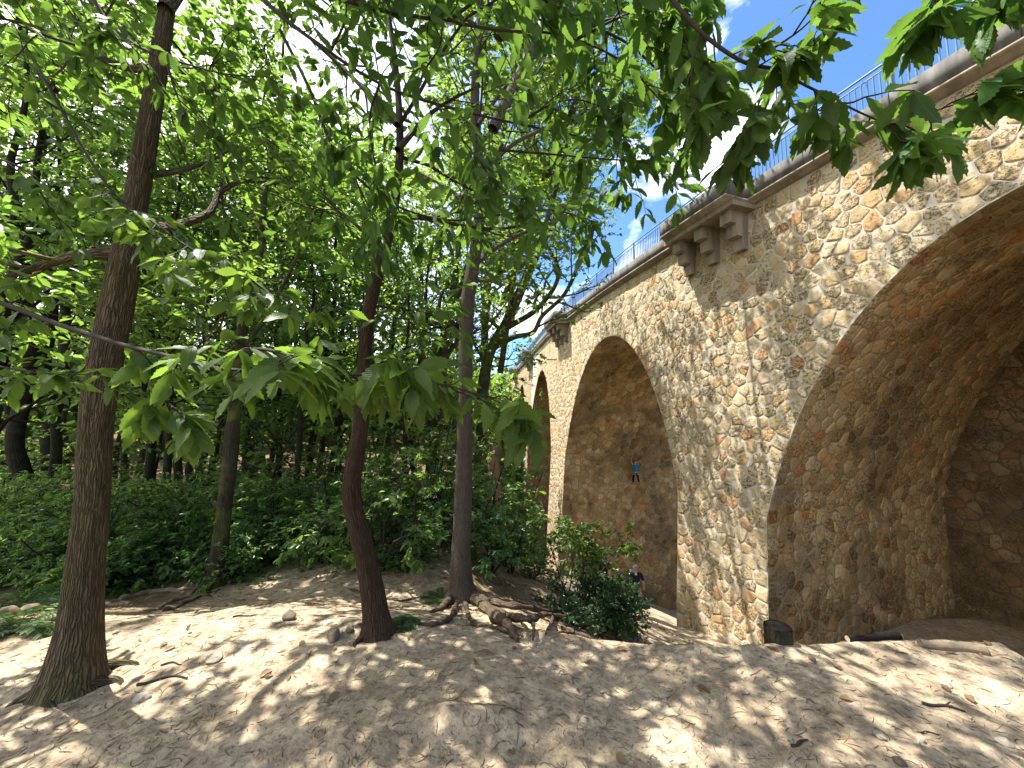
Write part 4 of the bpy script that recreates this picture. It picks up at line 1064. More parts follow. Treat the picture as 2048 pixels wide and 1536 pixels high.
# small plants on the ground
def frond_plant(name, px, py, label, n=9, L=.35, mat='fern', leafL=.045, cat='fern'):
    b = hit(px, py, 20); g = Grow(int(px)); root = empty(name, b, label=label, cat=cat)
    for k in range(n):
        a = 6.28 * k / n + g.rng.uniform(-.3, .3); pts = []
        for t in np.linspace(0, 1, 10): pts.append((math.cos(a) * L * t, math.sin(a) * L * t, L * (.75 * t - .62 * t * t) * g.rng.uniform(.9, 1.1)))
        pts = np.array(pts); tube(g.wood, pts, np.linspace(.004, .0015, 10), 4, cap=False)
        for i in range(1, 10):
            tg = norm(pts[i] - pts[i - 1]); sd = norm(np.cross(tg, [0, 0, 1]))
            for s in (-1, 1):
                for q in (0, .5):
                    g.P.append((pts[i] - (pts[i] - pts[i - 1]) * q)[None]); g.D.append(norm(sd * s + tg * .5 - np.array([0, 0, .2]))[None]); g.N.append(np.array([[0.1, .1, 1.0]]))
    g.wood.build('stems', M['twig'], root); g.crown(leafL * 1.6, leafL * .6).build('fronds' if cat == 'fern' else 'leaves', M[mat], root)
frond_plant('fern', 882, 1200, 'bright green fern at the foot of the straight grey trunk', 8, .3)
frond_plant('fern', 45, 1215, 'fern patch on the path bank left of the thick brown trunk', 11, .45)
frond_plant('fern', 30, 1265, 'low fern nearest the left edge of the clearing', 11, .4)
frond_plant('fern', 265, 1178, 'small fern on the root mat beyond the thick brown trunk', 9, .3)
frond_plant('chestnut_seedling', 803, 1252, 'small dark-leaved seedling at the right foot of the leaning trunk', 6, .13, 'leaf_c', .05, 'seedling')

# ------------------------------------------------------------------ overhanging chestnut boughs
def bough(label, paths, ntw, leaf=(.13, .19), mat='chest', seed=0, droop=.55, twl=(.22, .5), sub=True, r0=.012, t0=.12, name='chestnut_bough'):
    rng = np.random.default_rng(seed); wood = MB(); P = []; D = []; Nn = []; LL = []
    def put_leaves(path, n, tipfan=4):
        m = len(path)
        for i in range(n):
            t = .25 + .75 * (i + .5 * rng.random()) / n; x = t * (m - 1); k = min(int(x), m - 2); p = path[k] + (path[k + 1] - path[k]) * (x - k); tg = norm(path[k + 1] - path[k])
            sd = norm(np.cross(tg, [0, 0, 1.0])) * (1 if i % 2 else -1)
            d = tg * rng.uniform(.25, .8) + sd * rng.uniform(.5, 1.0) + np.array([0, 0, -droop * rng.uniform(.2, 1.3)])
            P.append(p); D.append(d); Nn.append(norm(np.array([0, 0, 1.0]) + rng.normal(size=3) * .35)); LL.append(rng.uniform(leaf[0] * .62, leaf[1] * 1.15))
        for i in range(tipfan):
            tg = norm(path[-1] - path[-2]); d = tg * .6 + rng.normal(size=3) * np.array([.7, .7, .35]) + np.array([0, 0, -droop * rng.uniform(.3, 1.4)])
            P.append(path[-1]); D.append(d); Nn.append(norm(np.array([0, 0, 1.0]) + rng.normal(size=3) * .4)); LL.append(rng.uniform(*leaf) * 1.05)
    W0 = None
    for pi, pts in enumerate(paths):
        k = 6 * len(pts); path = px_path(pts, k); W0 = path[0] if W0 is None else W0
        rr = np.linspace(r0, r0 * .3, k) * (1 if pi == 0 else .7); tube(wood, path, rr, 8, bump=.2, cap=True)
        nt = ntw[pi] if isinstance(ntw, (list, tuple)) else ntw
        for q in range(nt):
            t = t0 + (1 - t0) * (q + rng.random()) / nt; x = min(t, .999) * (k - 1); i = int(x); p = path[i] + (path[i + 1] - path[i]) * (x - i); tg = norm(path[i + 1] - path[i])
            sd = norm(np.cross(tg, [0, 0, 1.0])) * (1 if rng.random() < .5 else -1)
            d = norm(tg * rng.uniform(.3, .8) + sd * rng.uniform(.4, 1) + np.array([0, 0, rng.uniform(-.5, .35)]))
            L = rng.uniform(*twl); tw = [p]
            for a in range(6): d = norm(d + rng.normal(size=3) * .16 + np.array([0, 0, -.06])); tw.append(tw[-1] + d * L / 6)
            tw = np.array(tw); tube(wood, tw, np.linspace(.0036, .0016, 7), 5, cap=False); put_leaves(tw, rng.integers(2, 5), rng.integers(2, 5))
            if sub and rng.random() < .7:
                d2 = norm(d + rng.normal(size=3) * .6); t2 = [tw[3]]
                for a in range(4): d2 = norm(d2 + rng.normal(size=3) * .15 + np.array([0, 0, -.08])); t2.append(t2[-1] + d2 * L * .14)
                t2 = np.array(t2); tube(wood, t2, np.linspace(.0026, .0014, 5), 5, cap=False); put_leaves(t2, 2, 3)
        put_leaves(path[-6:], 4, 5)
    P = np.array(P); D = np.array(D); Nn = np.array(Nn); LL = np.array(LL)
    root = empty(name, W0, label=label, cat='bough'); off = -np.asarray(W0)
    wood.v = [v + off for v in wood.v]; wood.build('branch', M['twig'], root, True)
    mb = MB(); leaves_high(mb, P + off, D, Nn, LL, LL * rng.uniform(.30, .42, len(LL)), rng); mb.build('foliage', M[mat], root, True)
    return root

bough('long dark chestnut bough slanting across the top centre under a roof of leaves', [
    [(470, -60, 2.0), (560, 30, 2.0), (640, 90, 2.0), (720, 145, 2.05), (800, 185, 2.1), (900, 215, 2.2), (1000, 240, 2.3), (1105, 262, 2.4), (1200, 285, 2.5), (1290, 330, 2.6)],
    [(660, 105, 2.0), (690, 40, 1.9), (690, -30, 1.9)], [(830, 195, 2.1), (850, 140, 2.0), (880, 90, 1.9), (885, 20, 1.8)], [(870, 205, 2.15), (910, 260, 2.1), (950, 310, 2.1), (990, 360, 2.1)],
    [(960, 230, 2.25), (965, 160, 2.2), (960, 90, 2.1), (985, 20, 2.0)], [(1040, 245, 2.3), (1100, 210, 2.3), (1160, 200, 2.3), (1240, 230, 2.3)], [(760, 165, 2.1), (740, 230, 2.2), (745, 300, 2.3), (760, 380, 2.4)]],
    [17, 4, 5, 6, 5, 6, 6], (0.111, 0.155), 'chest', 101)
bough('chestnut bough with large toothed leaves hanging before the parapet at top right', [
    [(1310, -50, 1.35), (1360, 20, 1.35), (1420, 80, 1.35), (1490, 125, 1.35), (1560, 140, 1.35), (1600, 165, 1.35), (1650, 190, 1.33), (1720, 225, 1.3), (1790, 255, 1.28)],
    [(1490, 125, 1.35), (1540, 100, 1.3), (1600, 60, 1.25), (1640, 20, 1.2)], [(1400, 60, 1.35), (1385, 130, 1.4), (1380, 200, 1.45)], [(1550, 140, 1.35), (1520, 200, 1.35), (1510, 240, 1.35)]],
    [14, 4, 3, 3], (0.111, 0.148), 'chest', 102, .6, (.1, .24), r0=.009)
bough('cluster of big bright chestnut leaves dangling before the stone wall in the top right corner', [
    [(1890, -60, 1.2), (1885, -10, 1.2), (1880, 20, 1.2)], [(1960, -80, 1.2), (1985, -40, 1.2), (2010, 0, 1.2)]], [4, 3], (0.111, 0.148), 'chest', 103, .9, (.05, .14), r0=.006)
bough('thin tip of chestnut leaves spread against the sunny wall at upper right', [
    [(1770, 250, 1.27), (1830, 240, 1.25), (1890, 215, 1.22), (1950, 200, 1.2)], [(1780, 255, 1.27), (1800, 280, 1.25), (1812, 292, 1.24)]], [4, 3], (0.111, 0.141), 'chest', 104, .5, (.06, .14), r0=.005, t0=.3)
bough('low bough reaching across the trunks at mid height with large drooping leaves', [
    [(-60, 590, 1.55), (20, 612, 1.55), (120, 650, 1.5), (240, 688, 1.45), (330, 710, 1.4), (430, 735, 1.35), (520, 740, 1.3), (600, 725, 1.25)],
    [(440, 730, 1.3), (500, 700, 1.2), (560, 705, 1.15), (590, 720, 1.12)], [(250, 690, 1.6), (300, 745, 1.6), (330, 800, 1.6), (370, 830, 1.6)]],
    [6, 5, 5], (0.10, 0.15), 'chest_y', 105, .5, (.08, .2), t0=.35)
bough('chestnut spray with one orange leaf crossing in front of the leaning trunk', [
    [(560, 735, 1.45), (630, 745, 1.42), (700, 750, 1.4), (780, 745, 1.4), (850, 762, 1.4), (920, 778, 1.4), (980, 797, 1.4), (1020, 815, 1.4)]],
    [20], (0.096, 0.141), 'chest_y', 106, .6, (.08, .22), t0=.02, r0=.006)
bough('bough of small backlit leaves trailing down past the thick brown trunk', [
    [(30, 60, 2.0), (90, 160, 2.0), (140, 250, 2.0), (190, 335, 2.0), (240, 400, 2.0), (300, 440, 1.95), (370, 490, 1.9), (450, 535, 1.9), (540, 580, 1.9), (640, 625, 1.9)]],
    [28], (0.089, 0.126), 'chest_y', 107, .6, (.12, .3), t0=.38, r0=.009)
bough('dark bough crossing the upper left corner in front of the furrowed trunk', [
    [(170, -40, 2.0), (205, 30, 2.0), (250, 75, 2.0), (310, 110, 2.0), (380, 130, 2.05), (450, 148, 2.1), (540, 155, 2.2)], [(330, 115, 2.0), (350, 180, 2.0), (370, 230, 2.0)], [(150, 90, 1.9), (60, 60, 1.8), (-40, 10, 1.7)]],
    [12, 4, 5], (0.089, 0.126), 'chest', 108, .5, (.2, .45), r0=.011)
bough('leafy bough high above the centre of the clearing, its leaves overlapping', [
    [(560, -80, 1.7), (640, -20, 1.75), (760, 20, 1.8), (880, 40, 1.8), (1000, 60, 1.85), (1120, 70, 1.85), (1240, 120, 1.9), (1320, 200, 1.95)], [(900, 40, 1.8), (1000, -30, 1.7), (1120, -60, 1.6), (1250, -70, 1.5)], [(1150, 80, 1.85), (1250, 30, 1.8), (1330, 10, 1.75)]],
    [17, 9, 5], (0.111, 0.155), 'chest', 109, .6, (.2, .45))
bough('drooping bough with a long fringe of leaves ending above the far trunks', [
    [(560, 60, 2.3), (620, 180, 2.35), (660, 280, 2.4), (720, 360, 2.45), (800, 415, 2.5), (900, 440, 2.5), (1000, 430, 2.5), (1100, 420, 2.5), (1180, 440, 2.5)], [(700, 340, 2.4), (740, 420, 2.4), (760, 480, 2.4)], [(1000, 300, 2.5), (1120, 310, 2.5), (1240, 320, 2.5), (1330, 320, 2.5)]],
    [21, 6, 9], (0.111, 0.148), 'chest', 110, .65, (.2, .42))
bough('fine bough of overlapping leaves in the top left corner against white sky', [
    [(-80, 120, 2.4), (40, 170, 2.4), (140, 230, 2.5), (240, 260, 2.6)], [(-80, 300, 2.2), (30, 330, 2.2), (120, 390, 2.3)], [(60, -80, 2.2), (130, 0, 2.3), (180, 70, 2.4)]],
    [8, 6, 6], (0.096, 0.133), 'chest', 111, .5, (.25, .5))
bough('dense dark bough filling the top edge between the white sky and the parapet', [
    [(960, -90, 1.9), (1060, -20, 1.9), (1160, 40, 1.95), (1260, 90, 2.0), (1340, 170, 2.0), (1390, 250, 2.0)], [(1180, 50, 1.9), (1290, 20, 1.8), (1400, -10, 1.7)], [(1260, 90, 2.0), (1360, 110, 1.9), (1440, 160, 1.85)]],
    [16, 8, 8], (.12, .165), 'chest', 113, .6, (.15, .35))
bough('short bough at the left edge with pale lit leaves beneath the low branch', [
    [(-60, 720, 1.8), (10, 735, 1.8), (70, 745, 1.8), (110, 750, 1.8)], [(-60, 560, 1.7), (20, 570, 1.7), (60, 640, 1.7)]], [5, 5], (0.089, 0.118), 'chest_y', 112, .45, (.1, .25), r0=.006)

# ------------------------------------------------------------------ people
def skin(name, verts, edges, rad, mat, parent, sub=2):
    me = bpy.data.meshes.new(name); me.from_pydata([tuple(v) for v in verts], edges, []); me.materials.append(mat)
    o = bpy.data.objects.new(name, me); COL.objects.link(o); o.parent = parent
    md = o.modifiers.new('skin', 'SKIN'); md.use_smooth_shade = True
    for i, r in enumerate(rad):
        r = r if isinstance(r, tuple) else (r, r); me.skin_vertices[0].data[i].radius = r
    me.skin_vertices[0].data[0].use_root = True
    s = o.modifiers.new('sub', 'SUBSURF'); s.levels = sub; s.render_levels = sub
    return o
skinm = simple('skin', (.50, .31, .22), .55, .4, .08, 10)
cloth = lambda n, c: simple(n, c, .85, .2, .2, 18)
def person(loc, rz, label, J, shirt, trousers, hair=None, helmet=None, harness=False, sleeves=True, shoes=(.02, .02, .025), loc_scale=1.0):
    """J: joint dictionary in metres, x right, y forward (facing), z up from the feet"""
    root = empty('person', loc, rz, label=label, cat='person'); root.scale = (loc_scale,) * 3
    names = ['pelvis', 'waist', 'chest', 'neck', 'chin', 'head', 'crown', 'shl', 'ell', 'wrl', 'hal', 'shr', 'elr', 'wrr', 'har', 'hil', 'knl', 'anl', 'tol', 'hir', 'knr', 'anr', 'tor']
    ix = {n: i for i, n in enumerate(names)}
    E = [('pelvis', 'waist'), ('waist', 'chest'), ('chest', 'neck'), ('neck', 'chin'), ('chin', 'head'), ('head', 'crown'), ('chest', 'shl'), ('shl', 'ell'), ('ell', 'wrl'), ('wrl', 'hal'), ('chest', 'shr'), ('shr', 'elr'), ('elr', 'wrr'), ('wrr', 'har'),
         ('pelvis', 'hil'), ('hil', 'knl'), ('knl', 'anl'), ('anl', 'tol'), ('pelvis', 'hir'), ('hir', 'knr'), ('knr', 'anr'), ('anr', 'tor')]
    rad = dict(pelvis=(.15, .11), waist=(.125, .095), chest=(.15, .11), neck=.055, chin=.062, head=.085, crown=.07, shl=.062, ell=.042, wrl=.03, hal=.035, shr=.062, elr=.042, wrr=.03, har=.035, hil=.09, knl=.058, anl=.04, tol=.035, hir=.09, knr=.058, anr=.04, tor=.035)
    skin('body', [J[n] for n in names], [(ix[a], ix[b]) for a, b in E], [rad[n] for n in names], skinm, root)
    # hands: five separate fingers each
    mb = MB()
    for s in ('l', 'r'):
        h = np.array(J['ha' + s]); w = np.array(J['wr' + s]); d = norm(h - w); sd = norm(np.cross(d, [0, 1, .2])); q = np.cross(sd, d)
        for f, (o, L) in enumerate(((-.03, .06), (-.01, .075), (.01, .08), (.028, .07))):
            b0 = h + sd * o; tube(mb, [b0, b0 + d * L * .5 + q * .012, b0 + d * L * .85 + q * .035], [.009, .008, .006], 6)
        b0 = (h + w) / 2 + sd * -.03; tube(mb, [b0, b0 - sd * .025 + d * .03, b0 - sd * .03 + d * .06 + q * .02], [.011, .009, .007], 6)
    mb.build('fingers', skinm, root, True)
    g = .012
    tv = ['waist', 'chest', 'neckb', 'shl', 'sll', 'shr', 'slr', 'pelvis']
    up = lambda a, b, t: np.array(J[a]) * (1 - t) + np.array(J[b]) * t
    sl = .9 if sleeves else .35
    V = [J['waist'], J['chest'], up('chest', 'neck', .7), J['shl'], up('shl', 'ell', sl), J['shr'], up('shr', 'elr', sl), up('waist', 'pelvis', .55)]
    skin('shirt', V, [(0, 1), (1, 2), (1, 3), (3, 4), (1, 5), (5, 6), (0, 7)], [(.15, .115), (.172, .13), .075, .08, .062, .08, .062, (.155, .118)], cloth('shirt_cloth', shirt), root)
    V = [J['pelvis'], J['hil'], J['knl'], up('knl', 'anl', .93), J['hir'], J['knr'], up('knr', 'anr', .93), up('pelvis', 'waist', .35)]
    skin('trousers', V, [(0, 1), (1, 2), (2, 3), (0, 4), (4, 5), (5, 6), (0, 7)], [(.17, .13), .108, .078, .062, .108, .078, .062, (.155, .118)], cloth('trouser_cloth', trousers), root)
    for s in ('l', 'r'):
        a = np.array(J['an' + s]); t = np.array(J['to' + s]); d = t - a
        skin('shoe', [a, a + d * .4 - np.array([0, 0, .02]), t + norm(d) * .03], [(0, 1), (1, 2)], [.055, .052, .042], cloth('shoe_leather', shoes), root, 1)
    hd = np.array(J['head']); cr = np.array(J['crown']); ax = norm(cr - np.array(J['chin']))
    def cap(r, mat, nm, off, half):
        bm = MB(); n, m = 10, 20; V = []
        for i in range(n):
            ph = half * i / (n - 1)
            for j in range(m): V.append((r * math.sin(ph) * math.cos(6.2832 * j / m), r * 1.12 * math.sin(ph) * math.sin(6.2832 * j / m), r * math.cos(ph)))
        F = [(i * m + j, i * m + (j + 1) % m, (i + 1) * m + (j + 1) % m, (i + 1) * m + j) for i in range(n - 1) for j in range(m)]
        bm.add(np.array(V) + hd + ax * off, F); return bm.build(nm, mat, root, True)
    if helmet: cap(.128, simple('helmet_shell', helmet, .35, .5, .1), 'helmet', .03, 1.75)
    if hair: cap(.114, simple('hair', hair, .9, .2, .3, 30), 'hair', .0, 2.25)
    # face
    mb = MB(); fw = np.array([0, 1.0, 0])
    tube(mb, [hd + fw * .075 + ax * .01, hd + fw * .108 - ax * .03, hd + fw * .08 - ax * .04], [.01, .014, .008], 6)
    mb.build('nose', skinm, root, True)
    for s in (-1, 1):
        mb = MB(); c = hd + fw * .082 + np.array([s * .033, 0, 0]) + ax * .01; tube(mb, [c, c + fw * .008], [.011, .006], 8); mb.build('eye', M['charred'], root, True)
        mb = MB(); c = hd + np.array([s * .088, 0, 0]) - ax * .005; tube(mb, [c - ax * .03, c + np.array([s * .014, -.01, 0]), c + ax * .03], [.008, .014, .008], 6); mb.build('ear', skinm, root, True)
    mb = MB(); c = hd + fw * .083 - ax * .07; tube(mb, [c - np.array([.025, 0.008, 0]), c, c + np.array([.025, -.008, 0])], [.005, .007, .005], 6); mb.build('mouth', simple('lips', (.35, .14, .12), .5), root, True)
    if harness:
        wm = simple('harness_webbing', (.45, .45, .47), .7); mb = MB()
        def ring(c, rx, ry, tilt=0.0, r=.013):
            a = np.linspace(0, 2 * np.pi, 25); c = np.array(c)
            tube(mb, np.stack([c[0] + rx * np.cos(a), c[1] + ry * np.sin(a), c[2] + tilt * np.cos(a)], -1), np.full(25, r), 6, cap=False)
        p = np.array(J['pelvis']); ring(p + [0, 0, .06], .185, .15, 0, .02)
        for s in ('l', 'r'):
            q = np.array(J['hi' + s]); k = np.array(J['kn' + s]); c = q + (k - q) * .22; ring(c, .118, .118, .02)
            tube(mb, [c + np.array([0, -.11, 0]), p + np.array([(c - p)[0] * .6, -.15, .05])], [.008, .008], 6)
        mb.build('harness', wm, root, True)
    return root

# climber spread on the jamb of the second pier
c = BAYS[1]; zc_ = -4.0
f = vpt(c + WCL, zc_, 0, True); b = vpt(c + WCL, zc_, -VW, False); d_in = norm(b - f); nrm = norm(np.cross(d_in, [0, 0, 1.0])); nrm = nrm if nrm[1] < 0 else -nrm
best = min((abs((lambda q: 1024 + FPX * q[0] / (q[1] * CP + q[2] * SP))(f + d_in * t) - 1268), t) for t in np.linspace(0, VW, 200))[1]
pc = f + d_in * best; zfeet = at(1268, 967, pc[1])[2]
loc = np.array([pc[0], pc[1], zfeet]) + nrm * .30
rzc = math.atan2(-(-nrm)[0], (-nrm)[1])
J = dict(pelvis=(0, 0, .80), waist=(0, .02, .98), chest=(0, .04, 1.22), neck=(.01, .05, 1.40), chin=(.015, .06, 1.47), head=(.02, .06, 1.56), crown=(.02, .06, 1.63),
         shl=(-.17, .05, 1.32), ell=(-.27, .12, 1.54), wrl=(-.22, .2, 1.76), hal=(-.215, .235, 1.84), shr=(.17, .05, 1.32), elr=(.26, .14, 1.5), wrr=(.12, .2, 1.70), har=(.11, .235, 1.78),
         hil=(-.1, 0, .76), knl=(-.2, .08, .42), anl=(-.21, .04, .06), tol=(-.29, .16, .02), hir=(.1, 0, .76), knr=(.19, .1, .42), anr=(.24, .04, .07), tor=(.3, .16, .03))
person(loc, rzc, 'climber in a blue top, dark trousers and red helmet clinging to the pier wall', J, (.01, .19, .33), (.012, .011, .018), helmet=(.42, .045, .025), harness=True, sleeves=False)

stand = dict(pelvis=(0, 0, .95), waist=(0, .0, 1.10), chest=(0, .01, 1.33), neck=(0, 0, 1.49), chin=(0, .02, 1.56), head=(0, .02, 1.65), crown=(0, .02, 1.72),
             shl=(-.19, 0, 1.42), ell=(-.25, -.02, 1.14), wrl=(-.2, .2, 1.02), hal=(-.17, .28, 1.04), shr=(.19, 0, 1.42), elr=(.27, .0, 1.14), wrr=(.30, .1, .9), har=(.31, .13, .81),
             hil=(-.1, 0, .90), knl=(-.11, .02, .49), anl=(-.12, -.02, .08), tol=(-.14, .13, .03), hir=(.1, 0, .90), knr=(.12, .02, .49), anr=(.13, -.02, .08), tor=(.15, .13, .03))
def foot_at(px, head_py, Y):
    p = at(px, head_py, Y); return np.array([p[0], p[1], gz(p[0], p[1])])
p = foot_at(1272, 1150, 15.3); person(p, R(-12), 'grey-haired belayer in a dark navy top and pale trousers standing behind the bush', stand, (.012, .016, .035), (.36, .32, .25), hair=(.24, .235, .23))
p = foot_at(1209, 1140, 16.2); person(p, R(20), 'person in black mostly hidden behind the bush leaves', stand, (.010, .010, .016), (.012, .012, .02), hair=(.02, .016, .012))

# rucksack on the floor
def rucksack():
    p = at(1290, 1193, 19.5); x, y = p[0], p[1]; z = gz(x, y); root = empty('rucksack', (x, y, z), .4, label='black rucksack lying on the sand beside the grey-haired belayer', cat='bag')
    bm = simple('black_nylon', (.012, .012, .014), .6, .4, .3)
    a = skin('bag_body', [(0, 0, .16), (.28, .05, .2), (-.24, 0, .14)], [(0, 1), (0, 2)], [(.2, .17), (.16, .15), (.15, .13)], bm, root)
    mb = MB(); tube(mb, resample([(-.2, -.16, .2), (0, -.24, .34), (.25, -.14, .26)], 12), np.full(12, .022), 6); mb.build('strap', bm, root, True)
    skin('pocket', [(.05, -.17, .15), (.15, -.18, .17)], [(0, 1)], [.1, .09], bm, root, 1)
rucksack()

# ------------------------------------------------------------------ stump, logs, stones, sticks
def log(name, pxy, r, L, rz, label, mat, cat='log', tilt=0.0, endmat=None, lift=0.0, Y=None):
    h = hit(*pxy, 16) if Y is None else None
    if Y is not None: q = at(*pxy, Y); h = np.array([q[0], q[1], gz(q[0], q[1])])
    root = empty(name, h, rz, label=label, cat=cat); mb = MB(); n = 16; t = np.linspace(-.5, .5, n)
    P = np.stack([t * L, .25 * r * np.sin(t * 9), r * .75 + lift + tilt * t], -1)
    tube(mb, P, r * (1 + .12 * np.sin(t * 9 + 1)) * np.interp(t, [-.5, .5], [.8, 1.1]), 14, bump=.2, seed=r * 50, cap=False)
    mb.build('trunk_wood', mat, root, True)
    for e, k in ((0, .8), (n - 1, 1.1)):
        mb = MB(); d = np.array([P[1] - P[0], P[-1] - P[-2]][0 if e == 0 else 1]); d = norm(d) * (.004 if e else -.004)
        a = np.linspace(0, 2 * np.pi, 14, endpoint=False); rr = r * k * .98 * (1 + .12 * np.sin(t[e] * 9 + 1))
        V = np.concatenate([P[e] + d + np.stack([0 * a, rr * np.cos(a), rr * np.sin(a)], -1), [P[e] + d]]); mb.add(V, f3=[(i, (i + 1) % 14, 14) for i in range(14)]); mb.build('cut_end', endmat or M['wood'], root)
    return root
def stump():
    x, y = at(1558, 1284, 3.14)[:2]; z = gz(x, y); top = at(1558, 1252, y)[2]
    root = empty('tree_stump', (x, y, z), label='dark sawn stump standing at the foot of the first pier', cat='stump'); mb = MB()
    H = top - z; k = 16; t = np.linspace(0, 1, k); r = .096
    tube(mb, np.stack([0 * t, 0 * t, -.15 + (H + .15) * t], -1), r * (1 + .10 * (1 - t) ** 3), 30, cap=False, bump=.10, seed=4); mb.build('stump_wood', M['bark_dark'], root, True)
    mb = MB(); a = np.linspace(0, 2 * np.pi, 26, endpoint=False); V = np.concatenate([np.stack([r * .9 * np.cos(a), r * .9 * np.sin(a), 0 * a + H - .004], -1), [[0, 0, H - .012]]]); mb.add(V, f3=[(i, (i + 1) % 26, 26) for i in range(26)]); mb.build('cut_top', M['charred'], root)
stump()
log('fallen_log', (1748, 1280), .027, .46, R(6), 'charred black log with a pale sunlit end lying on the rim of the near bank', M['charred'], endmat=M['wood'], lift=.0)
log('fallen_log', (1905, 1298), .035, .40, R(-14), 'short weathered log half sunk in the rim of the near bank', M['oldwood'], endmat=M['oldwood'], lift=-.015)


def rock(px, py, s, label, mat, flat=.6, seed=0):
    h = hit(px, py, 12); rng = np.random.default_rng(seed); mb = MB(); n, m = 14, 24; V = []
    cut = norm(rng.normal(size=(11, 3))); cd = rng.uniform(.62, .9, 11)
    for i in range(n + 1):
        ph = np.pi * i / n
        for j in range(m):
            th = 2 * np.pi * j / m; d = np.array([math.sin(ph) * math.cos(th), math.sin(ph) * math.sin(th), math.cos(ph)])
            k = 1 + .55 * float(fbm(np.array([d[0] * 1.4 + seed]), np.array([d[1] * 1.4 + d[2] + seed * .7]), 2)[0]); k = min(k, 1.12, min([dd / max(float(d @ c_), .01) for c_, dd in zip(cut, cd)]))
            V.append(d * k * s * np.array([1, .8, flat]) + [0, 0, s * flat * .35])
    F = [(i * m + j, (i + 1) * m + j, (i + 1) * m + (j + 1) % m, i * m + (j + 1) % m) for i in range(n) for j in range(m)]
    mb.add(V, F); o = mb.build('rock', mat); o.location = h; o.rotation_euler = (0, 0, rng.uniform(0, 6)); tag(o, label, 'rock')
rock(2008, 1487, .048, 'flat pale grey stone near the bottom right corner', M['rock'], .35, 1)
rock(1892, 1371, .038, 'rounded tan stone in shade up the bank at right', M['rock'], .7, 2)
rock(1648, 1425, .026, 'small dark stone near the centre of the right bank', M['rock_b'], .8, 3)
rock(1800, 1527, .026, 'small round brown stone at the bottom edge', M['rock_b'], .9, 4)
rock(1758, 1472, .036, 'pale half-buried stone in the trodden right bank', M['rock'], .4, 5)
rock(1842, 1482, .026, 'small yellowish stone beside a pale chip of wood', M['rock'], .6, 6)
rock(1625, 1322, .03, 'dark pebble on a sunlit spot near the crest', M['rock_b'], .8, 7)
rock(668, 1278, .07, 'upright brown boulder left of the leaning trunk', M['rock_b'], .85, 8)
rock(700, 1262, .045, 'squat brown stone between the boulder and the leaning trunk', M['rock_b'], .9, 9)
rock(285, 1398, .05, 'mossy yellowish stone at the foot of the thick brown trunk', M['rock'], .6, 10)
rock(578, 1238, .07, 'dark angular stone on the sunny mound', M['rock_b'], .7, 11)
rock(430, 1318, .07, 'flat pale stone amid bright patches left of centre', M['rock'], .3, 12)
rock(230, 1266, .025, 'tiny pale stone right of the thick brown trunk', M['rock'], .5, 13)

def stick(px, py, L, ang, label, r=.006, mat='twig', seed=0):
    h = hit(px, py, 14); rng = np.random.default_rng(seed); mb = MB(); P = []
    for t in np.linspace(-.5, .5, 14):
        x = h[0] + math.cos(ang) * t * L - math.sin(ang) * .08 * L * math.sin(t * 6 + seed); y = h[1] + math.sin(ang) * t * L + math.cos(ang) * .08 * L * math.sin(t * 6 + seed); P.append((x - h[0], y - h[1], gz(x, y) - h[2] + r * .8))
    tube(mb, P, np.linspace(r, r * .5, 14), 7, bump=.3); 
    if L > .18:
        q = np.array(P[8]); tube(mb, [q, q + [.25 * L * math.cos(ang + .7), .25 * L * math.sin(ang + .7), .01]], [r * .6, r * .3], 5)
    o = mb.build('stick', M[mat], None, True); o.location = h; tag(o, label, 'stick')
stick(330, 1360, .30, .1, 'dark forked stick just right of the thick brown trunk', .009, seed=1)
stick(345, 1328, .14, .05, 'short dark stick on the shaded ground left of centre', .006, seed=2)
stick(1600, 1488, .11, .1, 'stubby dark stick on the right foreground', .008, seed=6)
stick(1885, 1415, .2, -.4, 'gnarled dark root piece on the right bank', .010, seed=7)
stick(1860, 1468, .1, -.1, 'small brown stick beside the yellowish stone', .005, seed=8)
stick(1840, 1465, .06, 0, 'pale chip of wood on the right bank', .006, 'wood', 9)
stick(490, 1232, .18, .5, 'bent stick on the sunlit mound', .007, seed=10)
stick(215, 1420, .16, 1.0, 'pale root end poking out near the foot of the thick brown trunk', .006, 'wood', 12)

# root mats across the path
def root_mat():
    k = 0
    for pts, r, lab in ([[(0, 1238), (60, 1225), (130, 1215), (200, 1210), (260, 1212)], .06, 'broad bleached root crossing the path behind the thick brown trunk'], [[(0, 1250), (80, 1240), (180, 1232), (290, 1226), (360, 1200), (420, 1178)], .035, 'dark winding root below the bleached one'],
                        [[(240, 1200), (300, 1185), (360, 1180), (420, 1175)], .04, 'pale root leading to the mossy-footed tree'], [[(40, 1262), (110, 1258), (170, 1262)], .03, 'short dark root in the sunny patch at left'], [[(700, 1180), (780, 1200), (840, 1195), (900, 1200)], .02, 'thin root between the leaning and the grey trunk'], [[(330, 1222), (390, 1200), (440, 1180)], .025, 'thin root on the rim of the mound']):
        P = []
        for px, py in pts:
            h = hit(px, py, 20); P.append((h[0], h[1], gz(h[0], h[1]) + .012))
        P = resample(P, 40); P[:, 2] = ground_z(P[:, 0], P[:, 1]) + .01 * np.sin(np.arange(40) * .7) + r * .15
        mb = MB(); tube(mb, P - P[0], r * np.interp(np.linspace(0, 1, 40), [0, .5, 1], [1, .9, .5]) * (1 + .2 * np.sin(np.arange(40) * .9)), 10, bump=.3, seed=k); o = mb.build('exposed_root', M['oldwood'] if 'leached' in lab or 'pale' in lab else M['root'], None, True); o.location = P[0]; tag(o, lab, 'root'); k += 1
root_mat()

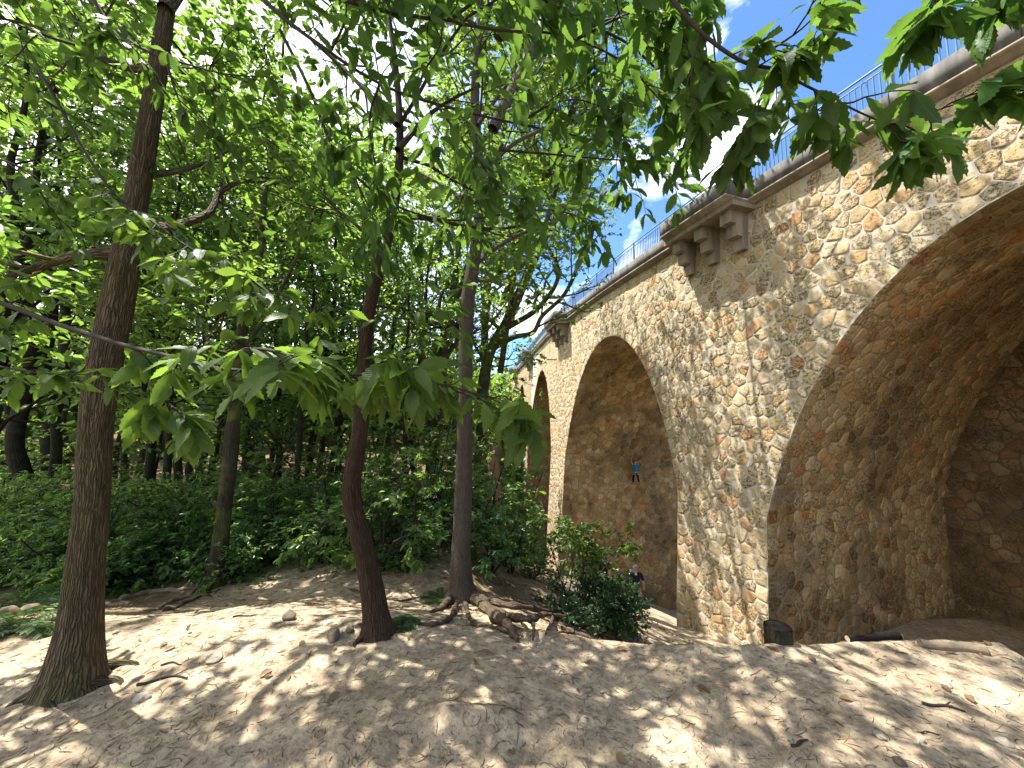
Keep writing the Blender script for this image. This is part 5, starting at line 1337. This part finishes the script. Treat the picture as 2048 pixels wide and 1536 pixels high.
# litter (nobody could count it)
def litter():
    rng = np.random.default_rng(8)
    for nm, n, mat, lab, Lr, rr in (('twig_litter', 15000, M['litter'], 'scattered dark twig bits and bud scales on the sand', (.008, .075), (.0008, .0022)), ('catkin_litter', 1500, simple('dry_catkin', (.34, .24, .12), .9, .1, .3, 30), 'dry tan chestnut catkins scattered over the sand', (.06, .15), (.0016, .003))):
        mb = MB()
        x = rng.uniform(-5.5, 5, n); y = 1.2 + 5.5 * rng.random(n) ** 1.3; a = rng.uniform(0, 6.28, n) * .5 + rng.normal(size=n) * .6; L = rng.uniform(*Lr, n); r = rng.uniform(*rr, n); cv = rng.normal(size=n) * .35
        t = np.linspace(-.5, .5, 5)
        px = x[:, None] + np.cos(a)[:, None] * t * L[:, None] - np.sin(a)[:, None] * (t ** 2) * (cv * L)[:, None] * 4 * .5
        py = y[:, None] + np.sin(a)[:, None] * t * L[:, None] + np.cos(a)[:, None] * (t ** 2) * (cv * L)[:, None] * 4 * .5
        pz = ground_z(px, py) + r[:, None] * .9 + rng.random((n, 1)) * .003
        P = np.stack([px, py, pz], -1); T = norm(np.gradient(P, axis=1)); S = norm(np.cross(T, [0, 0, 1.0])); Uu = np.cross(S, T)
        rad = r[:, None, None] * np.array([.6, 1, 1, .9, .4])[None, :, None]
        V = np.stack([P + S * rad, P + Uu * rad, P - S * rad, P - Uu * rad], 2)   # n,5,4,3
        b = (np.arange(n) * 20)[:, None, None]; i = np.arange(4)[None, :, None] * 4; j = np.arange(4)[None, None]; j2 = (j + 1) % 4
        F = np.stack([b + i + j, b + i + j2, b + i + 4 + j2, b + i + 4 + j], -1).reshape(-1, 4)
        mb.add(V.reshape(-1, 3), F); tag(mb.build(nm, mat, None, True), lab, 'litter', kind='stuff')
    # fallen leaves
    n = 5200; mb = MB(); x = rng.uniform(-14, 4.5, n); y = 1.3 + 12 * rng.random(n); keep = (rng.random(n) < .22) | (y > 6) | (x < -4.3); x, y = x[keep], y[keep]; n = len(x)
    D = rng.normal(size=(n, 3)); D[:, 2] *= .15; Nn = rng.normal(size=(n, 3)) * .25; Nn[:, 2] += 1
    leaves_low(mb, np.stack([x, y, ground_z(x, y) + .012], -1), norm(D), norm(Nn), rng.uniform(.05, .12, n), rng.uniform(.02, .05, n), rng)
    m = leaf_mat('dead_leaf', (.10, .06, .03), (.26, .17, .09), (.2, .12, .05), .2, .8, .2); tag(mb.build('fallen_leaves', m), 'brown fallen leaves under the trees', 'litter', kind='stuff')
litter()

# ------------------------------------------------------------------ sky, sun, camera
AZ, EL = R(-64), R(66)
w = bpy.data.worlds.new('World'); SC.world = w; w.use_nodes = True
nt = w.node_tree; nt.nodes.clear(); N = NT(nt)
sky = N.n('ShaderNodeTexSky', sky_type='NISHITA', sun_disc=False, sun_elevation=EL, sun_rotation=AZ, air_density=.9, dust_density=.25, ozone_density=4.0)
tc = N.n('ShaderNodeTexCoord').outputs['Generated']
mp = N.n('ShaderNodeMapping'); nt.links.new(tc, mp.inputs[0]); mp.inputs['Scale'].default_value = (1, 1, 1.7)
cl = N.noise(mp.outputs[0], 3.4, 6, .58, .4).outputs['Fac']
k = N.ramp(cl, [(.53, (0, 0, 0)), (.70, (1, 1, 1))])
sxyz = N.n('ShaderNodeSeparateXYZ'); nt.links.new(tc, sxyz.inputs[0])
hzm = N.n('ShaderNodeMapRange', i_Value=sxyz.outputs[0], i_From_Min=.0, i_From_Max=-.5)
k = N.math('MAXIMUM', k, hzm.outputs[0])
col = N.mix(N.math('MULTIPLY', k, .85), N.mix(1.0, sky.outputs[0], (.70, .88, 1.06), 'MULTIPLY'), (10.5, 10.5, 10.5))
bg = N.n('ShaderNodeBackground', i_Color=col, i_Strength=.11)
o = N.n('ShaderNodeOutputWorld'); nt.links.new(bg.outputs[0], o.inputs[0])

ld = bpy.data.lights.new('sun', 'SUN'); ld.energy = 4.8; ld.angle = R(.53); ld.color = (1, .96, .89)
lo = bpy.data.objects.new('sun', ld); COL.objects.link(lo)
S = Vector((math.sin(AZ) * math.cos(EL), math.cos(AZ) * math.cos(EL), math.sin(EL)))
lo.rotation_euler = S.to_track_quat('Z', 'Y').to_euler(); lo.location = S * 60

cam = bpy.data.cameras.new('camera'); co = bpy.data.objects.new('camera', cam); COL.objects.link(co)
cam.sensor_fit = 'HORIZONTAL'; cam.sensor_width = 36; cam.lens = 36 * FPX / 2048; cam.clip_start = .05; cam.clip_end = 3000
co.location = (0, 0, 0); co.rotation_euler = (math.pi / 2 + PITCH, 0, 0)
SC.camera = co
SC.view_settings.view_transform = 'Standard'; SC.view_settings.look = 'None'; SC.view_settings.gamma = 1.0; SC.view_settings.exposure = 1.6
cy = SC.cycles
cy.max_bounces = 8; cy.diffuse_bounces = 4; cy.glossy_bounces = 2; cy.transmission_bounces = 5; cy.transparent_max_bounces = 4
cy.caustics_reflective = False; cy.caustics_refractive = False; cy.sample_clamp_indirect = 6
